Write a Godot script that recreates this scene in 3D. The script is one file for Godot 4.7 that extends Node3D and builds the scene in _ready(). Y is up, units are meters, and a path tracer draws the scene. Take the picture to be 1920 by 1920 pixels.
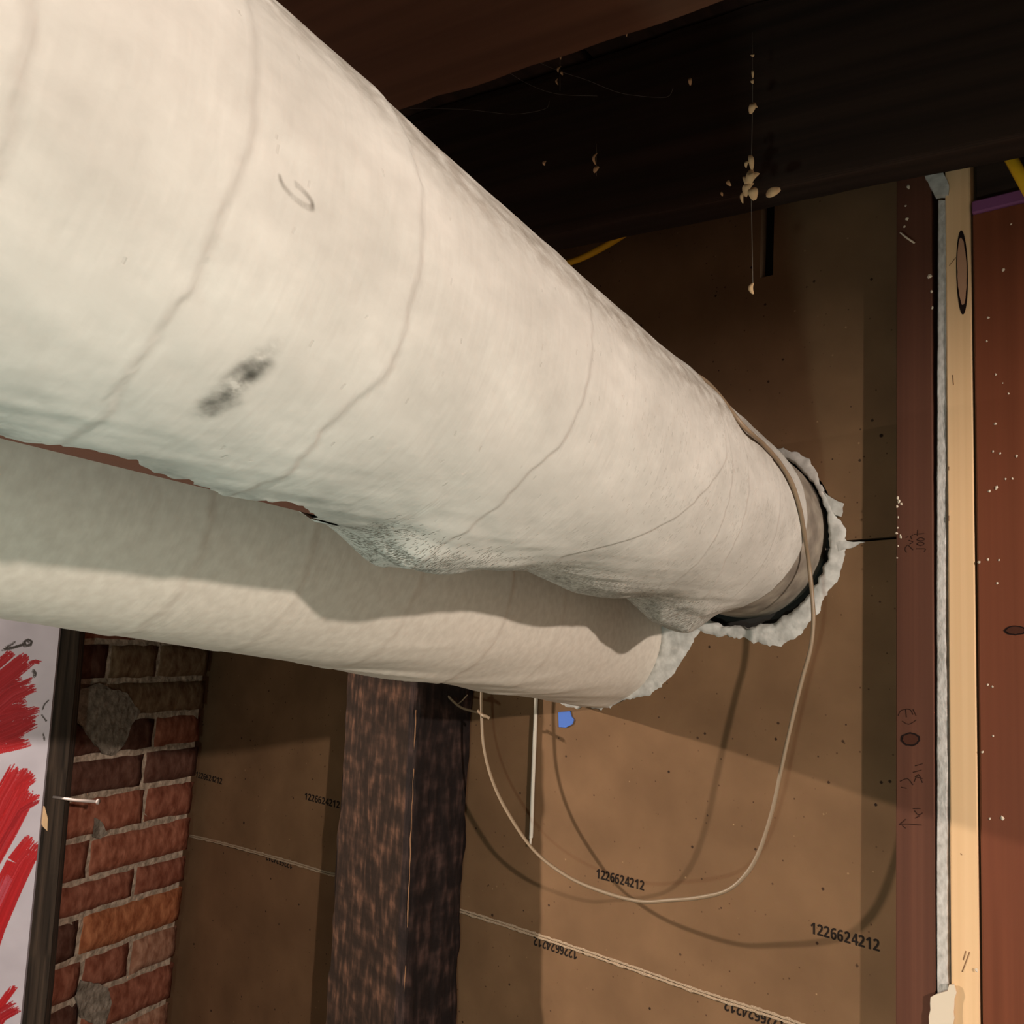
extends Node3D
# A basement corner: two wrapped pipes pass through a fiberboard wall under dark joists.
# The survey was taken from the camera: o() turns a sighted direction and a surface into the point where the thing stands.

const EYE := Vector3(0, 1.5, 0)
const ZW := -1.2                       # front of the fiberboard wall
var view := Basis(Vector3(0.765367, 0.06423287, -0.64038075), Vector3(0.04175836, 0.9879544, 0.14900451), Vector3(0.64223796, -0.14078438, 0.75346543))
var M := {}
var used := {}
var rng := RandomNumberGenerator.new()
var nz := FastNoiseLite.new()

# ---------------------------------------------------------------- helpers
func ray(px: float, py: float) -> Vector3:
	return view * Vector3((px - 960.0) / 1600.0, -(py - 960.0) / 1600.0, -1.0)

func on(px: float, py: float, n: Vector3, p0: Vector3) -> Vector3:
	var r := ray(px, py)
	return EYE + r * ((p0 - EYE).dot(n) / r.dot(n))

func onz(px: float, py: float, z: float = ZW) -> Vector3:
	return on(px, py, Vector3(0, 0, 1), Vector3(0, 0, z))

func far(px: float, py: float, depth: float) -> Vector3:
	return EYE + ray(px, py) * depth

func numbered(called: String, parent: Node) -> String:
	var key := str(parent.get_instance_id()) + called
	var k: int = used.get(key, 0)
	used[key] = k + 1
	return called if k == 0 else "%s_%03d" % [called, k]

func put(called: String, mesh: Mesh, mat: Material, parent: Node = self) -> MeshInstance3D:
	var o := MeshInstance3D.new()
	o.name = numbered(called, parent)
	o.mesh = mesh
	o.material_override = null
	for i in mesh.get_surface_count():
		o.set_surface_override_material(i, mat)
	o.cast_shadow = GeometryInstance3D.SHADOW_CASTING_SETTING_ON
	parent.add_child(o, true)
	return o

func tag(o: Node, label: String, category: String, group := "", kind := "thing") -> void:
	o.set_meta("label", label)
	o.set_meta("category", category)
	o.set_meta("kind", kind)
	if group:
		o.set_meta("group", group)

func thing(called: String, label: String, category: String, group := "", at := Vector3.ZERO) -> Node3D:
	var o := Node3D.new()
	o.name = numbered(called, self)
	o.position = at
	add_child(o, true)
	tag(o, label, category, group)
	return o

func begin() -> SurfaceTool:
	var st := SurfaceTool.new()
	st.begin(Mesh.PRIMITIVE_TRIANGLES)
	return st

func done(st: SurfaceTool) -> ArrayMesh:
	st.generate_normals()
	return st.commit()

func tri(st: SurfaceTool, a: Vector3, b: Vector3, c: Vector3, hint: Vector3, ua := Vector2.ZERO, ub := Vector2.ZERO, uc := Vector2.ZERO) -> void:
	if (b - a).cross(c - a).dot(hint) > 0.0:
		var t := b
		b = c
		c = t
		var tu := ub
		ub = uc
		uc = tu
	st.set_uv(ua)
	st.add_vertex(a)
	st.set_uv(ub)
	st.add_vertex(b)
	st.set_uv(uc)
	st.add_vertex(c)

func quad(st: SurfaceTool, a: Vector3, b: Vector3, c: Vector3, d: Vector3, hint: Vector3, ua := Vector2.ZERO, ub := Vector2.ZERO, uc := Vector2.ZERO, ud := Vector2.ZERO) -> void:
	tri(st, a, b, c, hint, ua, ub, uc)
	tri(st, a, c, d, hint, ua, uc, ud)

# a chamfered block of size s, placed by xf; uv in metres, v along the longest side
func block(st: SurfaceTool, xf: Transform3D, s: Vector3, bev := 0.003, jit := 0.0) -> void:
	st.set_smooth_group(-1)
	var h := s * 0.5
	var lng := 0 if s.x >= s.y and s.x >= s.z else (1 if s.y >= s.z else 2)
	var off := Vector2(rng.randf() * 3.0, rng.randf() * 3.0)
	var c := {}
	for sx in [-1, 1]:
		for sy in [-1, 1]:
			for sz in [-1, 1]:
				var e := Vector3(rng.randf_range(-jit, jit), rng.randf_range(-jit, jit), rng.randf_range(-jit, jit))
				for ax in 3:
					var p := Vector3(sx * h.x, sy * h.y, sz * h.z)
					for k in 3:
						if k != ax:
							p[k] -= signf(p[k]) * bev
					c[Vector4i(sx, sy, sz, ax)] = p + e
	var uvf := func(p: Vector3, ax: int) -> Vector2:
		var o: Vector2
		if ax == lng:
			var a := (ax + 1) % 3
			var b := (ax + 2) % 3
			o = Vector2(p[a], p[b])
		else:
			o = Vector2(p[3 - ax - lng], p[lng])
		return o + off
	for ax in 3:
		var a := (ax + 1) % 3
		var b := (ax + 2) % 3
		for sg in [-1, 1]:
			var k := [Vector3.ZERO, Vector3.ZERO, Vector3.ZERO, Vector3.ZERO]
			var i := 0
			for ab in [[-1, -1], [1, -1], [1, 1], [-1, 1]]:
				var q := [0, 0, 0]
				q[ax] = sg
				q[a] = ab[0]
				q[b] = ab[1]
				k[i] = c[Vector4i(q[0], q[1], q[2], ax)]
				i += 1
			var nrm := Vector3.ZERO
			nrm[ax] = sg
			quad(st, xf * k[0], xf * k[1], xf * k[2], xf * k[3], xf.basis * nrm, uvf.call(k[0], ax), uvf.call(k[1], ax), uvf.call(k[2], ax), uvf.call(k[3], ax))
		# edges along axis ax
		for sa in [-1, 1]:
			for sb in [-1, 1]:
				var q0 := [0, 0, 0]
				q0[a] = sa
				q0[b] = sb
				q0[ax] = -1
				var q1 := q0.duplicate()
				q1[ax] = 1
				var e0: Vector3 = c[Vector4i(q0[0], q0[1], q0[2], a)]
				var e1: Vector3 = c[Vector4i(q1[0], q1[1], q1[2], a)]
				var e2: Vector3 = c[Vector4i(q1[0], q1[1], q1[2], b)]
				var e3: Vector3 = c[Vector4i(q0[0], q0[1], q0[2], b)]
				var nrm2 := Vector3.ZERO
				nrm2[a] = sa
				nrm2[b] = sb
				quad(st, xf * e0, xf * e1, xf * e2, xf * e3, xf.basis * nrm2, uvf.call(e0, a), uvf.call(e1, a), uvf.call(e2, a), uvf.call(e3, a))
	for sx in [-1, 1]:
		for sy in [-1, 1]:
			for sz in [-1, 1]:
				tri(st, xf * c[Vector4i(sx, sy, sz, 0)], xf * c[Vector4i(sx, sy, sz, 1)], xf * c[Vector4i(sx, sy, sz, 2)], xf.basis * Vector3(sx, sy, sz))

func block_mesh(xf: Transform3D, s: Vector3, bev := 0.003, jit := 0.0) -> ArrayMesh:
	var st := begin()
	block(st, xf, s, bev, jit)
	return done(st)

# smooth grid of points f(i, j) -> Vector3 with uv g(i, j); normals face away from the line through mid(i)
func grid_mesh(nu: int, nv: int, pts: PackedVector3Array, uvs: PackedVector2Array, mids: PackedVector3Array) -> ArrayMesh:
	var idx := PackedInt32Array()
	idx.resize(nu * nv * 6)
	var w := nv + 1
	var k := 0
	# orientation from one cell
	var i0 := nu / 2
	var j0 := nv / 3
	var a0 := pts[i0 * w + j0]
	var n0 := (pts[(i0 + 1) * w + j0] - a0).cross(pts[i0 * w + j0 + 1] - a0)
	var fl := n0.dot(a0 - mids[i0]) > 0.0
	for i in nu:
		for j in nv:
			var a := i * w + j
			var b := a + w
			if fl:
				idx[k] = a; idx[k + 1] = a + 1; idx[k + 2] = b
				idx[k + 3] = b; idx[k + 4] = a + 1; idx[k + 5] = b + 1
			else:
				idx[k] = a; idx[k + 1] = b; idx[k + 2] = a + 1
				idx[k + 3] = b; idx[k + 4] = b + 1; idx[k + 5] = a + 1
			k += 6
	var nrm := PackedVector3Array()
	nrm.resize(pts.size())
	for i in nu + 1:
		for j in nv + 1:
			var u1 := pts[mini(i + 1, nu) * w + j] - pts[maxi(i - 1, 0) * w + j]
			var v1 := pts[i * w + mini(j + 1, nv)] - pts[i * w + maxi(j - 1, 0)]
			var n := u1.cross(v1).normalized()
			nrm[i * w + j] = n if fl else -n
	var arr := []
	arr.resize(Mesh.ARRAY_MAX)
	arr[Mesh.ARRAY_VERTEX] = pts
	arr[Mesh.ARRAY_NORMAL] = nrm
	arr[Mesh.ARRAY_TEX_UV] = uvs
	arr[Mesh.ARRAY_INDEX] = idx
	var m := ArrayMesh.new()
	m.add_surface_from_arrays(Mesh.PRIMITIVE_TRIANGLES, arr)
	return m

# Catmull-Rom through pts
func smooth(pts: Array, per := 8) -> Array:
	var out := []
	for i in pts.size() - 1:
		var p0: Vector3 = pts[maxi(i - 1, 0)]
		var p1: Vector3 = pts[i]
		var p2: Vector3 = pts[i + 1]
		var p3: Vector3 = pts[mini(i + 2, pts.size() - 1)]
		for k in per:
			out.append(p1.cubic_interpolate(p2, p0, p3, float(k) / per))
	out.append(pts[-1])
	return out

func tube_mesh(path: Array, r: float, sides := 8, wob := 0.0) -> ArrayMesh:
	var st := begin()
	st.set_smooth_group(0)
	var up := Vector3(0.3, 0.2, 0.93)
	var rings := []
	for i in path.size():
		var d: Vector3 = (path[mini(i + 1, path.size() - 1)] - path[maxi(i - 1, 0)]).normalized()
		var a := d.cross(up).normalized()
		if d.cross(up).length() < 0.05:
			a = d.cross(Vector3(0.9, 0.4, 0.1)).normalized()
		var b := d.cross(a)
		up = b.cross(d) if i == -1 else up
		var ring := []
		var rr := r * (1.0 + wob * nz.get_noise_2d(i * 9.0, r * 3000.0))
		for k in sides:
			var t := TAU * k / sides
			ring.append(path[i] + (a * cos(t) + b * sin(t)) * rr)
		rings.append(ring)
	for i in path.size() - 1:
		for k in sides:
			var k1 := (k + 1) % sides
			quad(st, rings[i][k], rings[i + 1][k], rings[i + 1][k1], rings[i][k1], rings[i][k] - path[i])
	for e in [0, path.size() - 1]:
		var out: Vector3 = path[e] - path[1 if e == 0 else e - 1]
		for k in range(1, sides - 1):
			tri(st, rings[e][0], rings[e][k], rings[e][k + 1], out)
	return done(st)

# a plate cut to an outline (points in one plane), thickness along n
func plate_mesh(outline: Array, n: Vector3, thick: float, uv_mul := 1.0) -> ArrayMesh:
	var st := begin()
	st.set_smooth_group(-1)
	var e1 := n.cross(Vector3(0.13, 0.97, 0.2)).normalized()
	var e2 := n.cross(e1)
	var flat := PackedVector2Array()
	for p in outline:
		flat.append(Vector2(p.dot(e1), p.dot(e2)))
	var t := Geometry2D.triangulate_polygon(flat)
	for i in range(0, t.size(), 3):
		var a: Vector3 = outline[t[i]]
		var b: Vector3 = outline[t[i + 1]]
		var c: Vector3 = outline[t[i + 2]]
		tri(st, a + n * thick, b + n * thick, c + n * thick, n, flat[t[i]] * uv_mul, flat[t[i + 1]] * uv_mul, flat[t[i + 2]] * uv_mul)
		tri(st, a, b, c, -n, flat[t[i]] * uv_mul, flat[t[i + 1]] * uv_mul, flat[t[i + 2]] * uv_mul)
	var mid := Vector3.ZERO
	for p in outline:
		mid += p / outline.size()
	for i in outline.size():
		var a: Vector3 = outline[i]
		var b: Vector3 = outline[(i + 1) % outline.size()]
		var side := (b - a).cross(n)
		if side.dot((a + b) * 0.5 - mid) < 0.0:
			side = -side
		quad(st, a, b, b + n * thick, a + n * thick, side, flat[i] * uv_mul, flat[(i + 1) % outline.size()] * uv_mul, flat[(i + 1) % outline.size()] * uv_mul, flat[i] * uv_mul)
	return done(st)

func pxz(list: Array, z: float = ZW) -> Array:
	var out := []
	for p in list:
		out.append(onz(p[0], p[1], z))
	return out

# outline with small bites and tabs along it
func ragged(outline: Array, step: float, amp: float) -> Array:
	var out := []
	for i in outline.size():
		var a: Vector3 = outline[i]
		var b: Vector3 = outline[(i + 1) % outline.size()]
		var n := maxi(1, int(a.distance_to(b) / step))
		for k in n:
			out.append(a.lerp(b, float(k) / n) + Vector3(rng.randf_range(-amp, amp), rng.randf_range(-amp, amp), 0))
	return out

# four-sided timber with worn corners, from a foot outline to a head outline (4 corners each, same order)
func hewn_mesh(foot: Array, head: Array, rows: int, per_side: int, amp: float, rc: float, sd: int) -> ArrayMesh:
	var w := per_side * 4
	var pts := PackedVector3Array()
	var uvs := PackedVector2Array()
	var mids := PackedVector3Array()
	var length: float = foot[0].distance_to(head[0])
	for i in rows + 1:
		var v := float(i) / rows
		var c := []
		var mid := Vector3.ZERO
		for k in 4:
			c.append(foot[k].lerp(head[k], v))
			mid += c[k] * 0.25
		mids.append(mid)
		var run := 0.0
		for j in w + 1:
			var s := (j / per_side) % 4
			var f := float(j % per_side) / per_side
			var a: Vector3 = c[s]
			var b: Vector3 = c[(s + 1) % 4]
			var p := a.lerp(b, f)
			var L := a.distance_to(b)
			var de := minf(f, 1.0 - f) * L
			var nd := sd * 17.3
			var dir := (p - mid).normalized()
			var cut := 0.0
			if de < rc:
				cut = pow(1.0 - de / rc, 2.0) * rc * 0.45 * (1.0 + 1.2 * nz.get_noise_2d(v * length * 900.0, s * 91.0 + nd))
			var dsp := nz.get_noise_3d(f * L * 1400.0 + s * 300.0 + nd, v * length * 220.0, nd) * amp
			dsp += nz.get_noise_3d(f * L * 5200.0 + s * 700.0, v * length * 260.0, nd + 50.0) * amp * 0.5
			pts.append(p + dir * (dsp - cut))
			uvs.append(Vector2(s * 0.3 + f * L, v * length))
	return grid_mesh(rows, w, pts, uvs, mids)

# ---------------------------------------------------------------- textures
func noise_image(w: int, h: int, freq: float, octaves: int, sd: int, kind := FastNoiseLite.TYPE_SIMPLEX_SMOOTH) -> Image:
	var n := FastNoiseLite.new()
	n.seed = sd
	n.noise_type = kind
	n.frequency = freq
	n.fractal_octaves = octaves
	var im := n.get_seamless_image(w, h, false, false, 0.12, true)
	im.convert(Image.FORMAT_L8)
	return im

func as_rgb(im: Image, dark: Color, light: Color, power := 1.0) -> Image:
	var g := im.get_data()
	var lut := []
	for i in 256:
		lut.append(dark.lerp(light, pow(i / 255.0, power)))
	var out := PackedByteArray()
	out.resize(g.size() * 3)
	var r := PackedByteArray(); r.resize(256)
	var gg := PackedByteArray(); gg.resize(256)
	var b := PackedByteArray(); b.resize(256)
	for i in 256:
		r[i] = int(lut[i].r * 255.0); gg[i] = int(lut[i].g * 255.0); b[i] = int(lut[i].b * 255.0)
	var k := 0
	for i in g.size():
		var v := g[i]
		out[k] = r[v]; out[k + 1] = gg[v]; out[k + 2] = b[v]
		k += 3
	return Image.create_from_data(im.get_width(), im.get_height(), false, Image.FORMAT_RGB8, out)

func grain(w: int, h: int, sd: int, fx: float, stretch: int, dark: Color, light: Color, power := 1.0) -> Image:
	var im := noise_image(w, maxi(8, h / stretch), fx, 4, sd)
	im.resize(w, h, Image.INTERPOLATE_CUBIC)
	return as_rgb(im, dark, light, power)

func tex(im: Image) -> ImageTexture:
	return ImageTexture.create_from_image(im)

func mat(c: Color, rough := 0.9, spec := 0.3) -> StandardMaterial3D:
	var m := StandardMaterial3D.new()
	m.albedo_color = c
	m.roughness = rough
	m.metallic_specular = spec
	return m

func wood(sd: int, dark: Color, light: Color, across := 6.0, along := 1.2, rough := 0.75, relief := 0.15, power := 1.0, fx := 0.02) -> StandardMaterial3D:
	var m := mat(Color.WHITE, rough, 0.35)
	m.albedo_texture = tex(grain(512, 512, sd, fx, 16, dark, light, power))
	m.uv1_scale = Vector3(across, along, 1)
	m.heightmap_enabled = true
	m.heightmap_texture = m.albedo_texture
	m.heightmap_scale = relief
	return m

func dots(im: Image, n: int, smin: int, smax: int, c: Color, a0: float, a1: float) -> void:
	var w := im.get_width()
	var h := im.get_height()
	for i in n:
		var x := rng.randi_range(0, w - smax - 1)
		var y := rng.randi_range(0, h - smax - 1)
		var s := rng.randi_range(smin, smax)
		var al := rng.randf_range(a0, a1)
		for yy in s:
			for xx in s:
				if s > 2 and (xx == 0 or xx == s - 1) and (yy == 0 or yy == s - 1):
					continue
				im.set_pixel(x + xx, y + yy, im.get_pixel(x + xx, y + yy).lerp(c, al))

# ---------------------------------------------------------------- camera and light
func stage() -> void:
	var cam := Camera3D.new()
	cam.name = "camera"
	cam.transform = Transform3D(view, EYE)
	cam.fov = 61.9275
	cam.near = 0.02
	cam.far = 60.0
	cam.current = true
	add_child(cam)
	var we := WorldEnvironment.new()
	we.name = "world"
	var e := Environment.new()
	e.background_mode = Environment.BG_COLOR
	e.background_color = Color(0, 0, 0)
	e.tonemap_mode = Environment.TONE_MAPPER_LINEAR
	e.tonemap_exposure = 1.0
	e.sdfgi_enabled = true
	e.ssao_enabled = true
	e.ssil_enabled = true
	we.environment = e
	add_child(we)
	# the ceiling bulb on the right, between two joists
	lamp_light("ceiling_bulb_light", LAMP_A, Color(1.0, 0.94, 0.885), 8.2, 0.034)
	# the shaded lamp on the left
	lamp_light("shaded_lamp_light", LAMP_B, Color(1.0, 0.93, 0.86), 4.0, 0.022)
	# cool fill light added behind the camera, standing in for a flash
	lamp_light("flash_fill_light", LAMP_C, Color(0.88, 1.0, 0.96), 0.38, 0.03)

const LAMP_A := Vector3(2.23, 2.143, 0.6)
const LAMP_B := Vector3(-2.2, 1.74, 0.0)
const LAMP_C := Vector3(-0.16, 1.1, 0.24)

func lamp_light(called: String, at: Vector3, c: Color, energy: float, size: float) -> void:
	var l := OmniLight3D.new()
	l.name = called
	l.position = at
	l.light_color = c
	l.light_energy = energy
	l.light_size = size
	l.omni_range = 12.0
	l.omni_attenuation = 2.0
	l.shadow_enabled = true
	add_child(l)

# ---------------------------------------------------------------- materials
func materials() -> void:
	var canvas := canvas_images()
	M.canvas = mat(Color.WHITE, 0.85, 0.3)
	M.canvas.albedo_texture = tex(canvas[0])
	M.canvas.heightmap_enabled = true
	M.canvas.heightmap_texture = tex(canvas[1])
	M.canvas.heightmap_scale = 0.09
	M.kraft = mat(Color(0.50, 0.33, 0.27))
	var smooth_im := noise_image(512, 512, 0.03, 4, 31)
	M.paint = mat(Color.WHITE, 0.62, 0.4)
	M.paint.albedo_texture = tex(as_rgb(smooth_im, Color(0.80, 0.765, 0.72), Color(0.865, 0.835, 0.79)))
	M.paint.heightmap_enabled = true
	M.paint.heightmap_texture = tex(grain(512, 512, 33, 0.05, 6, Color.BLACK, Color.WHITE))
	M.paint.heightmap_scale = 0.012
	M.paint.uv1_scale = Vector3(5, 4, 1)
	M.bare = mat(Color.WHITE, 0.6)
	M.bare.albedo_texture = tex(as_rgb(noise_image(256, 256, 0.02, 4, 41), Color(0.50, 0.46, 0.42), Color(0.72, 0.68, 0.62)))
	M.bare.uv1_scale = Vector3(3, 3, 1)
	# fiberboard
	var b := as_rgb(noise_image(2048, 2048, 0.006, 5, 7), Color(0.425, 0.322, 0.23), Color(0.51, 0.392, 0.286))
	dots(b, 2600, 1, 2, Color(0.25, 0.16, 0.10), 0.3, 0.9)
	dots(b, 500, 2, 4, Color(0.16, 0.10, 0.07), 0.5, 0.95)
	dots(b, 60, 4, 6, Color(0.13, 0.08, 0.06), 0.6, 0.95)
	dots(b, 300, 1, 3, Color(0.8, 0.68, 0.52), 0.2, 0.6)
	M.board = mat(Color.WHITE, 0.8, 0.3)
	M.board.albedo_texture = tex(b)
	M.board.uv1_triplanar = true
	M.board.uv1_world_triplanar = true
	M.board.uv1_scale = Vector3(0.5, 0.5, 0.5)
	M.board_edge = mat(Color.WHITE, 0.9)
	M.board_edge.albedo_texture = tex(as_rgb(noise_image(256, 256, 0.08, 3, 8), Color(0.50, 0.41, 0.33), Color(0.80, 0.72, 0.62)))
	M.board_edge.uv1_scale = Vector3(8, 8, 1)
	M.ink = mat(Color(0.13, 0.10, 0.085), 0.9)
	M.pencil = mat(Color(0.22, 0.13, 0.10), 0.9)
	M.plaster = mat(Color.WHITE, 0.95, 0.2)
	M.plaster.albedo_texture = tex(as_rgb(noise_image(512, 512, 0.02, 5, 12), Color(0.68, 0.67, 0.65), Color(0.87, 0.86, 0.84)))
	M.plaster.uv1_scale = Vector3(4, 4, 1)
	M.plaster.heightmap_enabled = true
	M.plaster.heightmap_texture = tex(noise_image(256, 256, 0.06, 4, 13))
	M.plaster.heightmap_scale = 0.08
	M.stone = mat(Color(0.20, 0.19, 0.18))
	M.concrete = mat(Color.WHITE, 0.95)
	M.concrete.albedo_texture = tex(as_rgb(noise_image(512, 512, 0.02, 5, 14), Color(0.36, 0.33, 0.30), Color(0.50, 0.47, 0.43)))
	M.concrete.uv1_triplanar = true
	M.concrete.uv1_world_triplanar = true
	# timbers
	M.joist = wood(21, Color(0.16, 0.12, 0.10), Color(0.25, 0.185, 0.15), 3.0, 0.8, 0.95, 0.2)
	M.beam = wood(22, Color(0.36, 0.25, 0.19), Color(0.44, 0.31, 0.235), 3.0, 0.8, 0.9, 0.08)
	M.post = post_material()
	M.batten = wood(24, Color(0.13, 0.11, 0.095), Color(0.34, 0.28, 0.235), 7.0, 3.0, 0.9, 0.3)
	M.red_stud = wood(25, Color(0.33, 0.20, 0.15), Color(0.40, 0.25, 0.19), 6.0, 0.7, 0.7, 0.12)
	M.pine = wood(26, Color(0.90, 0.74, 0.56), Color(0.95, 0.80, 0.63), 5.0, 0.6, 0.6, 0.05)
	M.red_plank = wood(27, Color(0.42, 0.225, 0.14), Color(0.49, 0.27, 0.18), 4.0, 0.6, 0.55, 0.08)
	M.knot = mat(Color(0.72, 0.55, 0.44))
	M.knot_ring = mat(Color(0.13, 0.08, 0.07))
	M.dark_knot = mat(Color(0.29, 0.165, 0.12))
	M.scratch = mat(Color(0.56, 0.42, 0.31))
	M.shaving = mat(Color(0.93, 0.78, 0.60))
	M.crumb = mat(Color(0.88, 0.82, 0.74))
	M.web = mat(Color(0.55, 0.52, 0.48))
	M.gypsum = mat(Color.WHITE, 0.95, 0.2)
	M.gypsum.albedo_texture = tex(as_rgb(noise_image(256, 256, 0.03, 5, 71), Color(0.64, 0.62, 0.60), Color(0.86, 0.845, 0.83), 0.7))
	M.gypsum.uv1_scale = Vector3(8, 8, 1)
	M.gypsum.heightmap_enabled = true
	M.gypsum.heightmap_texture = M.plaster.heightmap_texture
	M.gypsum.heightmap_scale = 0.06
	M.mortar = mat(Color.WHITE, 0.97, 0.2)
	M.mortar.albedo_texture = tex(as_rgb(noise_image(512, 512, 0.02, 5, 15), Color(0.46, 0.40, 0.345), Color(0.72, 0.64, 0.57)))
	M.mortar.uv1_scale = Vector3(4, 4, 1)
	M.mortar.heightmap_enabled = true
	M.mortar.heightmap_texture = tex(noise_image(256, 256, 0.05, 4, 16))
	M.mortar.heightmap_scale = 0.4
	M.grey_mortar = M.mortar.duplicate()
	M.grey_mortar.albedo_color = Color(0.80, 0.82, 0.84)
	var bi := as_rgb(noise_image(512, 512, 0.015, 5, 17), Color(0.66, 0.56, 0.52), Color(1, 1, 1))
	var bh := tex(noise_image(256, 256, 0.07, 4, 18))
	M.brick = []
	for c in [Color(0.62, 0.405, 0.325), Color(0.57, 0.37, 0.30), Color(0.67, 0.44, 0.31), Color(0.64, 0.49, 0.41), Color(0.38, 0.27, 0.23), Color(0.50, 0.42, 0.33)]:
		var m := mat(c, 0.95, 0.2)
		m.albedo_texture = tex(bi) if M.brick.is_empty() else M.brick[0].albedo_texture
		m.uv1_scale = Vector3(5, 3, 1)
		m.heightmap_enabled = true
		m.heightmap_texture = bh
		m.heightmap_scale = 0.1
		M.brick.append(m)
	M.wire = mat(Color(0.57, 0.49, 0.40), 0.45, 0.5)
	M.white_plastic = mat(Color(0.80, 0.77, 0.72), 0.5)
	M.yellow = mat(Color(0.93, 0.72, 0.16), 0.45)
	M.purple = mat(Color(0.50, 0.30, 0.47), 0.6)
	M.blue = mat(Color(0.30, 0.45, 0.78), 0.6)
	M.steel = mat(Color(0.66, 0.61, 0.59), 0.45, 0.5)
	M.black = mat(Color(0.05, 0.05, 0.05), 0.6)
	M.grey_metal = mat(Color(0.55, 0.55, 0.55), 0.4)
	M.grey_metal.metallic = 0.8
	M.glow_warm = mat(Color(1, 0.95, 0.85))
	M.glow_warm.emission_enabled = true
	M.glow_warm.emission = Color(1.0, 0.88, 0.70)
	M.glow_warm.emission_energy_multiplier = 1.6
	M.glow_cool = mat(Color(1, 1, 1))
	M.glow_cool.emission_enabled = true
	M.glow_cool.emission = Color(0.95, 1.0, 0.97)
	M.glow_cool.emission_energy_multiplier = 1.2

# old post: a brown face and a tarred one; x runs round it, 0.3 m to a side
func post_material() -> StandardMaterial3D:
	var w := 1024
	var h := 1024
	var gi := noise_image(w, h / 8, 0.05, 4, 61)
	gi.resize(w, h, Image.INTERPOLATE_CUBIC)
	var a := gi.get_data()
	var b := noise_image(w, h, 0.012, 5, 62).get_data()
	var out := PackedByteArray()
	out.resize(w * h * 3)
	var hh := PackedByteArray()
	hh.resize(w * h)
	var k := 0
	for i in w * h:
		var side := int((i % w) / 256.0)
		var v := a[i] * 0.65 + b[i] * 0.55 - 25.0
		var f := clampf((v - 60.0) / 150.0, 0.0, 1.0)
		f = f * f
		if side == 1:
			out[k] = int(30.0 + 42.0 * f); out[k + 1] = int(24.0 + 30.0 * f); out[k + 2] = int(23.0 + 26.0 * f)
		else:
			out[k] = int(36.0 + 52.0 * f); out[k + 1] = int(27.0 + 36.0 * f); out[k + 2] = int(22.0 + 28.0 * f)
		hh[i] = int(clampf(v, 0.0, 255.0))
		k += 3
	var m := mat(Color.WHITE, 0.92, 0.25)
	m.albedo_texture = tex(Image.create_from_data(w, h, false, Image.FORMAT_RGB8, out))
	m.heightmap_enabled = true
	m.heightmap_texture = tex(Image.create_from_data(w, h, false, Image.FORMAT_L8, hh))
	m.heightmap_scale = 0.35
	m.uv1_scale = Vector3(1.0 / 1.2, 2.0, 1)
	return m

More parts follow.
